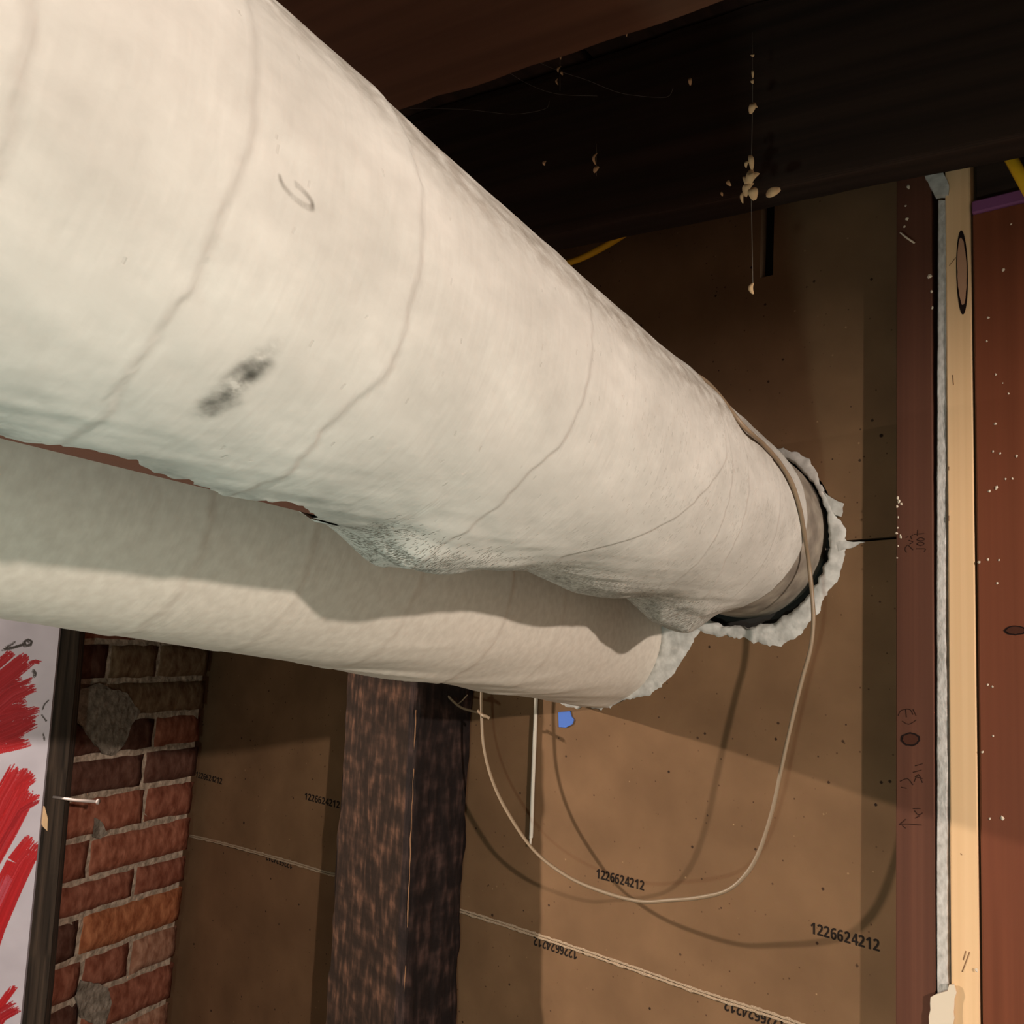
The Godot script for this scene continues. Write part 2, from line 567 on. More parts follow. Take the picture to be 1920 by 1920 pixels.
# colour and relief of the painted gauze wrap; x: 0.10..1.30 m along the pipe, y: 30..210 degrees round it
func canvas_images() -> Array:
	var W := 2048
	var H := 1024
	var soft := noise_image(W, H, 0.004, 4, 3)
	var fine := noise_image(W, H / 8, 0.06, 3, 4)
	fine.resize(W, H, Image.INTERPOLATE_CUBIC)
	var s := soft.get_data()
	var m2 := noise_image(W, H, 0.022, 3, 6).get_data()
	var f := fine.get_data()
	var col := PackedByteArray()
	col.resize(W * H * 3)
	var hgt := PackedByteArray()
	hgt.resize(W * H)
	var k := 0
	for i in W * H:
		var v := 212 + (s[i] - 128) / 9 + (f[i] - 128) / 55 + (m2[i] - 128) / 22
		col[k] = v; col[k + 1] = v - 2; col[k + 2] = v - 9
		hgt[i] = 120 + (f[i] - 128) / 5 + (s[i] - 128) / 8 + (m2[i] - 128) / 4
		k += 3
	var c := Image.create_from_data(W, H, false, Image.FORMAT_RGB8, col)
	var h := Image.create_from_data(W, H, false, Image.FORMAT_L8, hgt)
	var at := func(t: float, th: float) -> Vector2: return Vector2((t - 0.1) / 1.2 * W, (th - 30.0) / 180.0 * H)
	# open weave: short slits between the threads, thick where the cloth was coated thinly
	var dn := FastNoiseLite.new()
	dn.seed = 9
	dn.frequency = 0.011
	for i in 90000:
		var x := rng.randf_range(0, W)
		var y := rng.randf_range(0, H)
		var low := smoothstep(150.0, 182.0, 30.0 + y / H * 180.0) * smoothstep(900.0, 760.0, x) * 1.2
		var p := 0.03 * smoothstep(1250.0, 700.0, x) + 0.003 + 0.9 * low + maxf(0.0, dn.get_noise_2d(x, y) - 0.05) * smoothstep(1150.0, 300.0, x) * 1.3
		if rng.randf() > p:
			continue
		var n := rng.randi_range(4, 10)
		var lean := rng.randf_range(-0.15, 0.15) + 0.35 * dn.get_noise_2d(y * 0.7, x * 0.7)
		var a := rng.randf_range(0.15, 0.5) * (0.55 + 0.6 * minf(low, 1.0))
		for q in n:
			var xx := int(x + q * lean)
			var yy := int(y + q)
			if xx >= 1 and xx < W - 2 and yy < H:
				c.set_pixel(xx, yy, c.get_pixel(xx, yy).lerp(Color(0.36, 0.34, 0.30), a))
				h.set_pixel(xx, yy, h.get_pixel(xx, yy).darkened(0.25 + 0.5 * low))
				h.set_pixel(xx + 1, yy, h.get_pixel(xx + 1, yy).darkened(0.3))
	for i in 60000:
		var x := rng.randf_range(0, W * 0.62)
		var th := rng.randf_range(158.0, 204.0)
		var y := (th - 30.0) / 180.0 * H
		if rng.randf() > smoothstep(158.0, 178.0, th) * (0.10 + 0.8 * maxf(0.0, dn.get_noise_2d(x * 0.8 + 300.0, y * 1.3) + 0.2)):
			continue
		var lean := 0.9 * dn.get_noise_2d(y * 0.5 + 90.0, x * 0.5)
		var al := rng.randf_range(0.25, 0.65)
		for q in rng.randi_range(4, 8):
			var xx := int(x + q * lean)
			var yy := int(y + q)
			if xx >= 1 and xx < W - 2 and yy < H:
				c.set_pixel(xx, yy, c.get_pixel(xx, yy).lerp(Color(0.33, 0.31, 0.27), al))
				h.set_pixel(xx, yy, Color(0.1, 0.1, 0.1))
	# soot and grease that stayed on the cloth, and shade painted along its top
	var stain_and_shade := func(t0: float, a0: float, t1: float, a1: float, wide: float, strength: float, tint: Color) -> void:
		var p0: Vector2 = at.call(t0, a0)
		var p1: Vector2 = at.call(t1, a1)
		var box := Rect2(p0, Vector2.ZERO).expand(p1).grow(wide * 2.2)
		for yy in range(maxi(0, int(box.position.y)), mini(H, int(box.end.y))):
			for xx in range(maxi(0, int(box.position.x)), mini(W, int(box.end.x))):
				var q := Geometry2D.get_closest_point_to_segment(Vector2(xx, yy), p0, p1)
				var d := q.distance_to(Vector2(xx, yy)) / wide
				var al := strength * exp(-d * d) * (0.55 + 0.9 * dn.get_noise_2d(xx * 1.7, yy * 1.7) + 0.3 * dn.get_noise_2d(xx * 9.0, yy * 9.0))
				if al > 0.004:
					c.set_pixel(xx, yy, c.get_pixel(xx, yy).lerp(tint, minf(al, 0.9)))
	for q in 12:
		var sh := rng.randf_range(-0.006, 0.006)
		var lo := rng.randf_range(136.0, 148.0)
		stain_and_shade.call(1.019 + sh + 0.002, lo, 1.015 + sh, lo - rng.randf_range(4.0, 12.0), rng.randf_range(3.0, 7.0), 0.28, Color(0.24, 0.24, 0.22))
	for q in 26:
		var ph := q / 26.0 * TAU * 0.8
		var tt := 1.031 + 0.010 * cos(ph)
		var aa := 97.6 + 1.3 * sin(ph) - (tt - 1.031) * 60.0
		stain_and_shade.call(tt, aa, tt - 0.0008, aa + 0.7, 1.6, 0.4, Color(0.45, 0.43, 0.40))
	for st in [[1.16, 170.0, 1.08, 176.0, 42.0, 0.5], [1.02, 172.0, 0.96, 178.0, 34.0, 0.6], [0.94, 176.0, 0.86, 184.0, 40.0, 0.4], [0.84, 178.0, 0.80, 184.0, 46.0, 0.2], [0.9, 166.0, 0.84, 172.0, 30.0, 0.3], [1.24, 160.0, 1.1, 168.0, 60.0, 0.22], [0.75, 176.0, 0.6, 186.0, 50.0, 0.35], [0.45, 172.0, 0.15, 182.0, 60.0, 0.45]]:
		stain_and_shade.call(st[0], st[1], st[2], st[3], st[4], st[5], Color(0.50, 0.51, 0.49))
	stain_and_shade.call(1.16, 48.0, 0.95, 52.0, 60.0, 0.5, Color(0.45, 0.42, 0.38))  # upper edge: dust together with painted shade, as the lamps leave it bright
	stain_and_shade.call(0.90, 58.0, 0.25, 60.0, 70.0, 0.5, Color(0.47, 0.42, 0.37))
	stain_and_shade.call(1.2, 38.0, 0.2, 40.0, 60.0, 0.5, Color(0.47, 0.42, 0.37))
	return [c, h]

# ---------------------------------------------------------------- the room
func room() -> void:
	var fl := put("floor", block_mesh(Transform3D(Basis(), Vector3(-0.2, -0.06, 0.5)), Vector3(6.6, 0.12, 4.0)), M.concrete)
	fl.set_meta("kind", "structure")
	var wb := put("wall_back", block_mesh(Transform3D(Basis(), Vector3(-0.2, 1.19, -1.34)), Vector3(6.6, 2.38, 0.22)), M.stone)
	wb.set_meta("kind", "structure")
	for w in [["wall_left", Vector3(-3.4, 1.19, 0.5), Vector3(0.2, 2.38, 3.5)], ["wall_right", Vector3(3.0, 1.19, 0.5), Vector3(0.2, 2.38, 3.5)], ["wall_front", Vector3(-0.2, 1.19, 2.35), Vector3(6.6, 2.38, 0.2)]]:
		var o := put(w[0], block_mesh(Transform3D(Basis(), w[1]), w[2]), M.concrete)
		o.set_meta("kind", "structure")
	# ceiling: subfloor boards across the joists, and the joists that the frame leaves out
	var ce := put("ceiling", block_mesh(Transform3D(Basis(), Vector3(-0.2, 2.46, 0.5)), Vector3(6.6, 0.1, 4.0)), M.joist)
	ce.set_meta("kind", "structure")
	for i in 18:
		put("subfloor_board", block_mesh(Transform3D(Basis(), Vector3(-3.2 + i * 0.355 + 0.17, 2.393, 0.5)), Vector3(0.345, 0.024, 3.5), 0.002), M.joist, ce)
	for c in [-0.284, 0.146, 0.576, 1.006, 1.436, 1.866]:
		put("joist", block_mesh(joist_at(c, 2.1, 0.28, 0.05, 0.0), Vector3(5.6, 0.28, 0.05), 0.003), M.beam, ce)
	# the fiberboard sheets on the wall, cut round the pipes and the slot
	var y1 := 0.998
	var y2 := 1.658
	var panels := [
		[[Vector2(-3.3, 0.005), Vector2(-1.16, 0.005), Vector2(-1.16, 0.996), Vector2(-1.433, 0.984), Vector2(-1.99, 0.952), Vector2(-3.3, 0.88)], 0.002, Color(0.97, 0.95, 0.95)],
		[[Vector2(-3.3, 0.883), Vector2(-1.99, 0.955), Vector2(-1.433, 0.987), Vector2(-1.162, 0.999), Vector2(-1.162, 2.36), Vector2(-3.3, 2.36)], 0.0, Color(1, 1, 1)],
		[[Vector2(-1.158, 0.005), Vector2(2.9, 0.005), Vector2(2.9, 1.02), Vector2(-0.435, 1.010), Vector2(-0.71, 1.007), Vector2(-1.081, 1.001), Vector2(-1.158, 0.999)], 0.002, Color(1, 1, 1)],
		[[Vector2(-1.158, 1.002), Vector2(-1.081, 1.004), Vector2(-0.71, 1.010), Vector2(-0.435, 1.013), Vector2(2.9, 1.023), Vector2(2.9, 1.68), Vector2(-0.346, 1.6585), Vector2(-0.428, 1.653), Vector2(-1.158, 1.640)], 0.0, Color(1, 1, 1)],
		[[Vector2(-1.158, 1.644), Vector2(-0.428, 1.657), Vector2(-0.346, 1.6625), Vector2(2.9, 1.684), Vector2(2.9, 2.36), Vector2(-1.158, 2.36)], 0.001, Color(0.97, 0.97, 0.97)],
	]
	var made := []
	for i in panels.size():
		var g := CSGPolygon3D.new()
		g.name = numbered("fiberboard_panel", wb)
		g.polygon = PackedVector2Array(panels[i][0])
		g.mode = CSGPolygon3D.MODE_DEPTH
		g.depth = 0.02
		g.position = Vector3(0, 0, ZW - float(panels[i][1]) - 0.0)
		var m: StandardMaterial3D = M.board.duplicate()
		m.albedo_color = panels[i][2]
		m.uv1_offset = Vector3(0.13 * i, 0.29 * i, 0)
		g.material = m
		wb.add_child(g, true)
		made.append(g)
		if i >= 3:
			for hole in [[UP_HOLE, 0.146], [LOW_HOLE, 0.128]]:
				if i == 4 and hole[1] < 0.14:
					continue
				var cyl := CSGCylinder3D.new()
				cyl.name = numbered("pipe_hole", g)
				cyl.operation = CSGShape3D.OPERATION_SUBTRACTION
				cyl.radius = hole[1]
				cyl.height = 0.2
				cyl.sides = 56
				cyl.material = M.board_edge
				cyl.transform = Transform3D(Basis(Vector3(1, 0, 0), PI / 2), Vector3(hole[0].x, hole[0].y, 0))
				g.add_child(cyl, true)
		if i == 4:
			var bx := CSGBox3D.new()
			bx.name = "slot"
			bx.operation = CSGShape3D.OPERATION_SUBTRACTION
			bx.material = M.board_edge
			var a := onz(1424, 380)
			var b := onz(1449, 518)
			bx.size = Vector3(0.0215, 0.20, 0.2)
			bx.position = Vector3((onz(1423, 518).x + onz(1450, 518).x) * 0.5, (onz(1423, 519).y + onz(1450, 517).y) * 0.5 + 0.1, 0)
			g.add_child(bx, true)
	# frayed paper edges along the seams
	for sm in [[[[356, 1567], [420, 1582], [500, 1604], [560, 1621], [606, 1635], [634, 1641]], 0.0040], [[[862, 1707], [960, 1738], [1060, 1772], [1200, 1820], [1330, 1866], [1440, 1901], [1560, 1943], [1680, 1985]], 0.0045]]:
		seam(wb, sm[0], sm[1], ZW)
	# stamped numbers
	for s in [[1, 570, 1503, 0, 1.35], [1, 366, 1461, 0, 1.35], [3, 1117, 1652, 0, 1.0], [3, 1519, 1757, 0, 1.0], [3, 795, 1580, 0, 1.0], [2, 1082, 1777, 1, 1.0], [2, 1472, 1906, 1, 1.0], [0, 548, 1613, 1, 1.1]]:
		stamp(made[s[0]], s)
	# long pencil line and scuffs on the right hand sheet
	for mk in [[[985, 1484], [1120, 1512], [1232, 1537]], [[1065, 1407], [1052, 1440], [1045, 1457]], [[1014, 1452], [1027, 1447]], [[1478, 1560], [1496, 1561]], [[1280, 665], [1292, 640], [1300, 612], [1296, 590]], [[1640, 670], [1668, 652], [1678, 628]], [[1135, 495], [1150, 500], [1155, 520]]]:
		var line := []
		for p in mk:
			line.append(onz(p[0], p[1], ZW + 0.0003))
		put("pencil_line", tube_mesh(line, 0.0008, 4), M.pencil, made[3] if mk[0][1] > 900 else made[4])
	# joint compound round the pipes
	patch_ring(wb, "plaster_collar", UP_HOLE, 0.134, [[1440, 848], [1462, 838], [1500, 850], [1530, 875], [1538, 905], [1545, 922], [1562, 948], [1582, 985], [1588, 1012], [1583, 1050], [1570, 1090], [1545, 1125], [1525, 1162], [1500, 1190], [1465, 1212], [1430, 1208], [1390, 1196], [1345, 1193], [1308, 1181], [1262, 1130], [1230, 1000], [1280, 850], [1380, 815]], 0.0042)
	patch_ring(wb, "plaster_collar", LOW_HOLE, 0.122, [[1030, 1302], [1055, 1322], [1085, 1329], [1105, 1320], [1115, 1331], [1130, 1328], [1145, 1326], [1165, 1312], [1200, 1309], [1240, 1290], [1264, 1262], [1290, 1222], [1312, 1183], [1300, 1100], [1210, 985], [1050, 960], [940, 1060], [930, 1200], [985, 1280]], 0.004)
	for p in [[[1566, 1012], [1590, 1016], [1622, 1017], [1602, 1025], [1575, 1034]], [[1545, 920], [1562, 935], [1582, 945], [1578, 970], [1560, 960]]]:
		put("plaster_smear", plate_mesh(ragged(pxz(p, ZW + 0.001), 0.006, 0.0012), Vector3(0, 0, 1), 0.002), M.plaster, wb)
	# dark open joint to the right of the upper pipe
	put("open_joint", tube_mesh([onz(1572, 1019, ZW), onz(1620, 1015, ZW), onz(1682, 1008, ZW)], 0.0022, 5), M.ink, made[4])

const UP_HOLE := Vector2(-0.568, 1.665)
const LOW_HOLE := Vector2(-0.825, 1.515)

func joist_at(c: float, bottom: float, h: float, w: float, mid: float) -> Transform3D:
	# lower far edge on the line z = c - 0.155 x
	var d := Vector3(1, 0, -0.155).normalized()
	var n := Vector3(0.155, 0, 1).normalized()
	var o := Vector3(mid, bottom + h * 0.5, c - 0.155 * mid) + n * w * 0.5
	return Transform3D(Basis(d, Vector3.UP, d.cross(Vector3.UP)), o)

func seam(parent: Node, px: Array, half: float, z: float) -> void:
	var st := begin()
	st.set_smooth_group(0)
	var path := []
	for p in px:
		path.append(onz(p[0], p[1], z))
	path = smooth(path, 22)
	for layer in 2:
		var top := []
		var bot := []
		for i in path.size():
			var p: Vector3 = path[i]
			var r1 := half * (0.5 + 0.6 * absf(nz.get_noise_2d(i * 31.0, layer * 77.0)) + rng.randf() * 0.25)
			var r2 := half * (0.5 + 0.7 * absf(nz.get_noise_2d(i * 23.0, 40.0 + layer * 77.0)) + rng.randf() * 0.3)
			var sh := (0.0012 if layer == 0 else -0.0012)
			top.append(p + Vector3(0, r1 * (0.8 if layer == 0 else 0.25) + sh, 0.0004))
			bot.append(p + Vector3(0, -r2 * (0.25 if layer == 0 else 0.8) + sh, 0.0004))
		for i in path.size() - 1:
			var m0: Vector3 = (top[i] + bot[i]) * 0.5 + Vector3(0, 0, 0.0026)
			var m1: Vector3 = (top[i + 1] + bot[i + 1]) * 0.5 + Vector3(0, 0, 0.0026)
			var u := i * 0.01
			quad(st, top[i], top[i + 1], m1, m0, Vector3(0, 0.4, 1), Vector2(u, 0), Vector2(u + 0.01, 0), Vector2(u + 0.01, 0.01), Vector2(u, 0.01))
			quad(st, m0, m1, bot[i + 1], bot[i], Vector3(0, -0.4, 1), Vector2(u, 0.01), Vector2(u + 0.01, 0.01), Vector2(u + 0.01, 0.02), Vector2(u, 0.02))
	put("torn_edge", done(st), M.board_edge, parent)

func stamp(panel: Node3D, s: Array) -> void:
	var t := TextMesh.new()
	var f := SystemFont.new()
	f.font_names = PackedStringArray(["Droid Sans"])
	f.font_weight = 700
	t.font = f
	t.text = "1226624212"
	t.font_size = 32
	t.pixel_size = 0.00062
	t.depth = 0.0004
	t.horizontal_alignment = HORIZONTAL_ALIGNMENT_LEFT
	t.vertical_alignment = VERTICAL_ALIGNMENT_BOTTOM
	var o := MeshInstance3D.new()
	o.name = numbered("stamped_number", panel)
	o.mesh = t
	o.material_override = M.ink
	var at := onz(s[1], s[2], ZW)
	var turn := PI if s[3] == 1 else 0.0
	o.transform = Transform3D(Basis(Vector3(0, 0, 1), turn + 0.012) * Basis.from_scale(Vector3(0.82 * s[4], 1.0, 1)), Vector3(at.x, at.y, 0.0003))
	panel.add_child(o, true)

# a rough ring of joint compound; outer outline sighted on the wall, inner circle round the hole
func patch_ring(parent: Node, called: String, c: Vector2, r0: float, px: Array, thick: float) -> void:
	var poly := []
	for p in px:
		var q := onz(p[0], p[1])
		poly.append(Vector2(q.x, q.y) - c)
	var n := 260
	var steps := 7
	var pts := PackedVector3Array()
	var uvs := PackedVector2Array()
	var mids := PackedVector3Array()
	for i in n + 1:
		var a := TAU * (i % n) / n
		var d := Vector2(cos(a), sin(a))
		var ro := r0 + 0.03
		for k in poly.size():
			var hit = Geometry2D.segment_intersects_segment(Vector2.ZERO, d * 0.6, poly[k], poly[(k + 1) % poly.size()])
			if hit != null:
				ro = hit.length()
				break
		ro = maxf(ro + nz.get_noise_2d(cos(a) * 900.0, sin(a) * 900.0) * 0.004 + nz.get_noise_2d(cos(a) * 4000.0, sin(a) * 4000.0) * 0.0018, r0 + 0.004)
		var ri := r0 + nz.get_noise_2d(cos(a) * 700.0 + 50.0, sin(a) * 700.0) * 0.004
		mids.append(Vector3(c.x, c.y, ZW - 1.0))
		for k in steps + 1:
			var f := float(k) / steps
			var r := lerpf(ri, ro, f)
			var p := c + d * r
			var up := thick * (sin(minf(f * 2.2 + 0.5, PI - 0.5)) * 0.8 + nz.get_noise_2d(p.x * 2500.0, p.y * 2500.0) * 0.25)
			up = maxf(up, 0.001)
			if k == 0:
				up = -0.006
			if k == steps:
				up = 0.0002
			pts.append(Vector3(p.x, p.y, ZW + up))
			uvs.append(p)
	put(called, grid_mesh(n, steps, pts, uvs, mids), M.plaster, parent)

# ---------------------------------------------------------------- pipes
class Pipe:
	var p: Vector3
	var d: Vector3
	var r: float
	var e1: Vector3
	var e2: Vector3
	func _init(x: float, y: float, dx: float, dy: float, rr: float) -> void:
		p = Vector3(x, y, -1.2)
		d = Vector3(dx, dy, 1.0).normalized()
		r = rr
		e1 = (Vector3.UP - d * d.y).normalized()
		e2 = e1.cross(d)
	func at(t: float, deg: float, rad: float) -> Vector3:
		var a := deg_to_rad(deg)
		return p + d * t + (e1 * cos(a) + e2 * sin(a)) * rad
	func hit(from: Vector3, dir: Vector3, lift := 0.0) -> Vector3:
		var n := dir.normalized()
		var a := n - d * n.dot(d)
		var b := (from - p) - d * (from - p).dot(d)
		var A := a.dot(a)
		var B := a.dot(b)
		var C := b.dot(b) - (r + lift) * (r + lift)
		var D := maxf(B * B - A * C, 0.0)
		return from + n * ((-B - sqrt(D)) / A)

var up_pipe: Pipe
var low_pipe: Pipe

func lerp_table(tab: Array, x: float) -> float:
	if x <= tab[0][0]:
		return tab[0][1]
	for i in tab.size() - 1:
		if x <= tab[i + 1][0]:
			return lerpf(tab[i][1], tab[i + 1][1], (x - tab[i][0]) / (tab[i + 1][0] - tab[i][0]))
	return tab[-1][1]

const SEAMS := [
	[[40, 1.143], [95, 1.144], [120, 1.139], [160, 1.145], [200, 1.13]],
	[[40, 1.062], [91, 1.058], [117, 1.060], [142, 1.062], [158, 1.054], [200, 1.05]],
	[[40, 0.955], [109, 0.945], [120, 0.941], [137, 0.955], [158, 0.946], [168, 0.951], [200, 0.93]],
	[[40, 0.74], [119, 0.764], [131, 0.776], [152, 0.778], [166, 0.780], [190, 0.763]],
	[[90, 0.46], [124, 0.53], [158, 0.63], [186, 0.592]],
	[[60, 0.46], [149, 0.399], [181, 0.346]],
	[[60, 0.40], [104, 0.374], [132, 0.349], [154, 0.283], [190, 0.25]],
	[[60, 0.27], [104, 0.25], [150, 0.215], [190, 0.20]],
]

func pipes() -> void:
	up_pipe = Pipe.new(-0.56911, 1.67304, 0.13955, 0.02561, 0.12951)
	low_pipe = Pipe.new(-0.8298, 1.5158, 0.1301, 0.1025, 0.1261)
	var o := thing("insulated_pipe", "upper thick pipe in wrinkled white canvas wrap, nearest the camera, with torn sagging cloth", "pipe", "wrapped pipes")
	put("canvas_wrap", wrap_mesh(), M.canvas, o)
	var jac := plain_pipe(up_pipe, 0.80, 2.9, -0.0035, 90, 96, 0.0)
	var j := put("paper_jacket", jac, M.kraft, o)
	j.set_meta("label", "brown paper jacket showing through the torn wrap")
	var be := put("bare_end", plain_pipe(up_pipe, -0.09, 0.24, -0.0028, 30, 96, 0.0006), M.bare, o)
	be.set_meta("label", "bare grey pipe end going into the wall")
	var l := thing("insulated_pipe", "lower cream painted pipe with smooth wrap, behind and below the torn one", "pipe", "wrapped pipes")
	put("canvas_wrap", low_mesh(), M.paint, l)

func plain_pipe(q: Pipe, t0: float, t1: float, dr: float, nt: int, na: int, amp: float) -> ArrayMesh:
	var pts := PackedVector3Array()
	var uvs := PackedVector2Array()
	var mids := PackedVector3Array()
	for i in nt + 1:
		var t := lerpf(t0, t1, float(i) / nt)
		mids.append(q.p + q.d * t)
		for k in na + 1:
			var a := 360.0 * (k % na) / na
			pts.append(q.at(t, a, q.r + dr + amp * nz.get_noise_2d(t * 600.0, a * 2.0)))
			uvs.append(Vector2(t, float(k) / na))
	return grid_mesh(nt, na, pts, uvs, mids)

func bump(t: float, lo: float, pk: float, hi: float) -> float:
	if t <= lo or t >= hi:
		return 0.0
	return smoothstep(lo, pk, t) if t < pk else smoothstep(hi, pk, t)

func wrap_mesh() -> ArrayMesh:
	var q := up_pipe
	var pts := PackedVector3Array()
	var uvs := PackedVector2Array()
	var mids := PackedVector3Array()
	var ts := [0.0]
	ts.clear()
	var t := 0.122
	while t < 1.26:
		ts.append(t)
		t += 0.0026
	while t < 2.9:
		ts.append(t)
		t += 0.03
	var na := 300
	var nt := ts.size() - 1
	# where each overlap runs, by angle
	var cuts := []
	for k in na + 1:
		cuts.append([])
	for i in nt + 1:
		var tt: float = ts[i]
		mids.append(q.p + q.d * tt)
		var torn := smoothstep(0.815, 0.845, tt)
		var rag := 175.5 + 9.0 * nz.get_noise_2d(tt * 1500.0, 3.0) + 3.0 * nz.get_noise_2d(tt * 7000.0, 9.0)
		var end := lerpf(370.0, rag, torn)
		var amid := lerpf(212.0, rag, torn)
		for k in na + 1:
			var u := float(k) / na
			var a := 10.0 + u / 0.8 * (amid - 10.0) if u < 0.8 else lerpf(amid, end, (u - 0.8) / 0.2)
			var h := 0.0
			if tt < 1.3:
				for s in SEAMS:
					var ds := tt - lerp_table(s, a) - 0.003 * nz.get_noise_2d(a * 9.0, s[0][1] * 400.0)
					if ds > 0.0 and ds < 0.16:
						h += 0.0013 * exp(-ds / 0.03) * smoothstep(0.0, 0.004, ds)
					elif ds <= 0.0 and ds > -0.02:
						h -= 0.0003 * exp(ds / 0.005)
				h += 0.0016 * nz.get_noise_3d(tt * 260.0, a * 1.3, 1.0)
				h += 0.0007 * nz.get_noise_3d(tt * 1300.0 + a * 5.0, a * 3.4, 20.0)
				var low := smoothstep(132.0, 178.0, a)
				h += low * 0.0016 * nz.get_noise_3d(tt * 900.0 - a * 7.0, a * 5.0, 40.0)
				# the cloth has come loose and hangs in three bags
				var sag := 0.0
				var w := exp(-pow((a - 188.0) / 25.0, 2.0))
				sag += 0.021 * bump(tt, 0.575, 0.765, 0.835) * w
				var w2 := exp(-pow((a - 186.0) / 20.0, 2.0))
				sag += 0.0105 * bump(tt, 0.335, 0.45, 0.585) * w2
				var w3 := exp(-pow((a - 186.0) / 19.0, 2.0))
				sag += 0.031 * bump(tt, 0.118, 0.20, 0.345) * w3
				sag *= 1.0 + 0.22 * nz.get_noise_2d(tt * 700.0, a * 6.0)
				h += sag
			var lip := 0.0
			if i == 0:
				lip = -0.004
			pts.append(q.at(tt + (0.004 * nz.get_noise_2d(a * 6.0, 70.0) if i < 2 else 0.0), a, q.r + h + lip))
			uvs.append(Vector2((tt - 0.1) / 1.2, (a - 30.0) / 180.0))
	return grid_mesh(nt, na, pts, uvs, mids)

func low_mesh() -> ArrayMesh:
	var q := low_pipe
	var pts := PackedVector3Array()
	var uvs := PackedVector2Array()
	var mids := PackedVector3Array()
	var ts := []
	var t := -0.05
	while t < 1.2:
		ts.append(t)
		t += 0.004
	while t < 2.9:
		ts.append(t)
		t += 0.04
	var na := 200
	for i in ts.size():
		var tt: float = ts[i]
		mids.append(q.p + q.d * tt)
		for k in na + 1:
			var a := 360.0 * (k % na) / na
			var h := 0.0
			# spiral wraps, thick with paint
			for s in [[0.60, 0.0012], [0.43, 0.0016], [0.30, 0.001], [0.86, 0.0016], [0.75, 0.0012]]:
				var c: float = s[0] + 0.0011 * (165.0 - a) * 0.25 + 0.004 * nz.get_noise_2d(a * 4.0, s[0] * 900.0)
				var ds := tt - c
				if ds > 0.0:
					h += s[1] * exp(-ds / 0.03) * smoothstep(0.0, 0.007, ds)
			var loose := smoothstep(0.75, 0.5, tt) * smoothstep(118.0, 160.0, a) * smoothstep(250.0, 190.0, a)
			h += loose * (0.005 * nz.get_noise_3d(tt * 430.0 - a * 2.2, a * 1.5, 7.0) + 0.0022 * pow(1.0 - minf(1.0, absf(nz.get_noise_3d(tt * 330.0 - a * 1.6, a * 0.9, 90.0)) * 3.0), 2.0))
			h += 0.0012 * nz.get_noise_3d(tt * 220.0, a * 1.1, 11.0)
			h += 0.0003 * nz.get_noise_3d(tt * 2500.0, a * 10.0, 15.0)
			# shoulder where it meets the wall
			h += 0.008 * smoothstep(0.16, 0.0, tt) * maxf(0.0, cos(deg_to_rad(a - 100.0)))
			pts.append(q.at(tt, a, q.r + h))
			uvs.append(Vector2(tt, a / 360.0 * 0.8))
	return grid_mesh(ts.size() - 1, na, pts, uvs, mids)

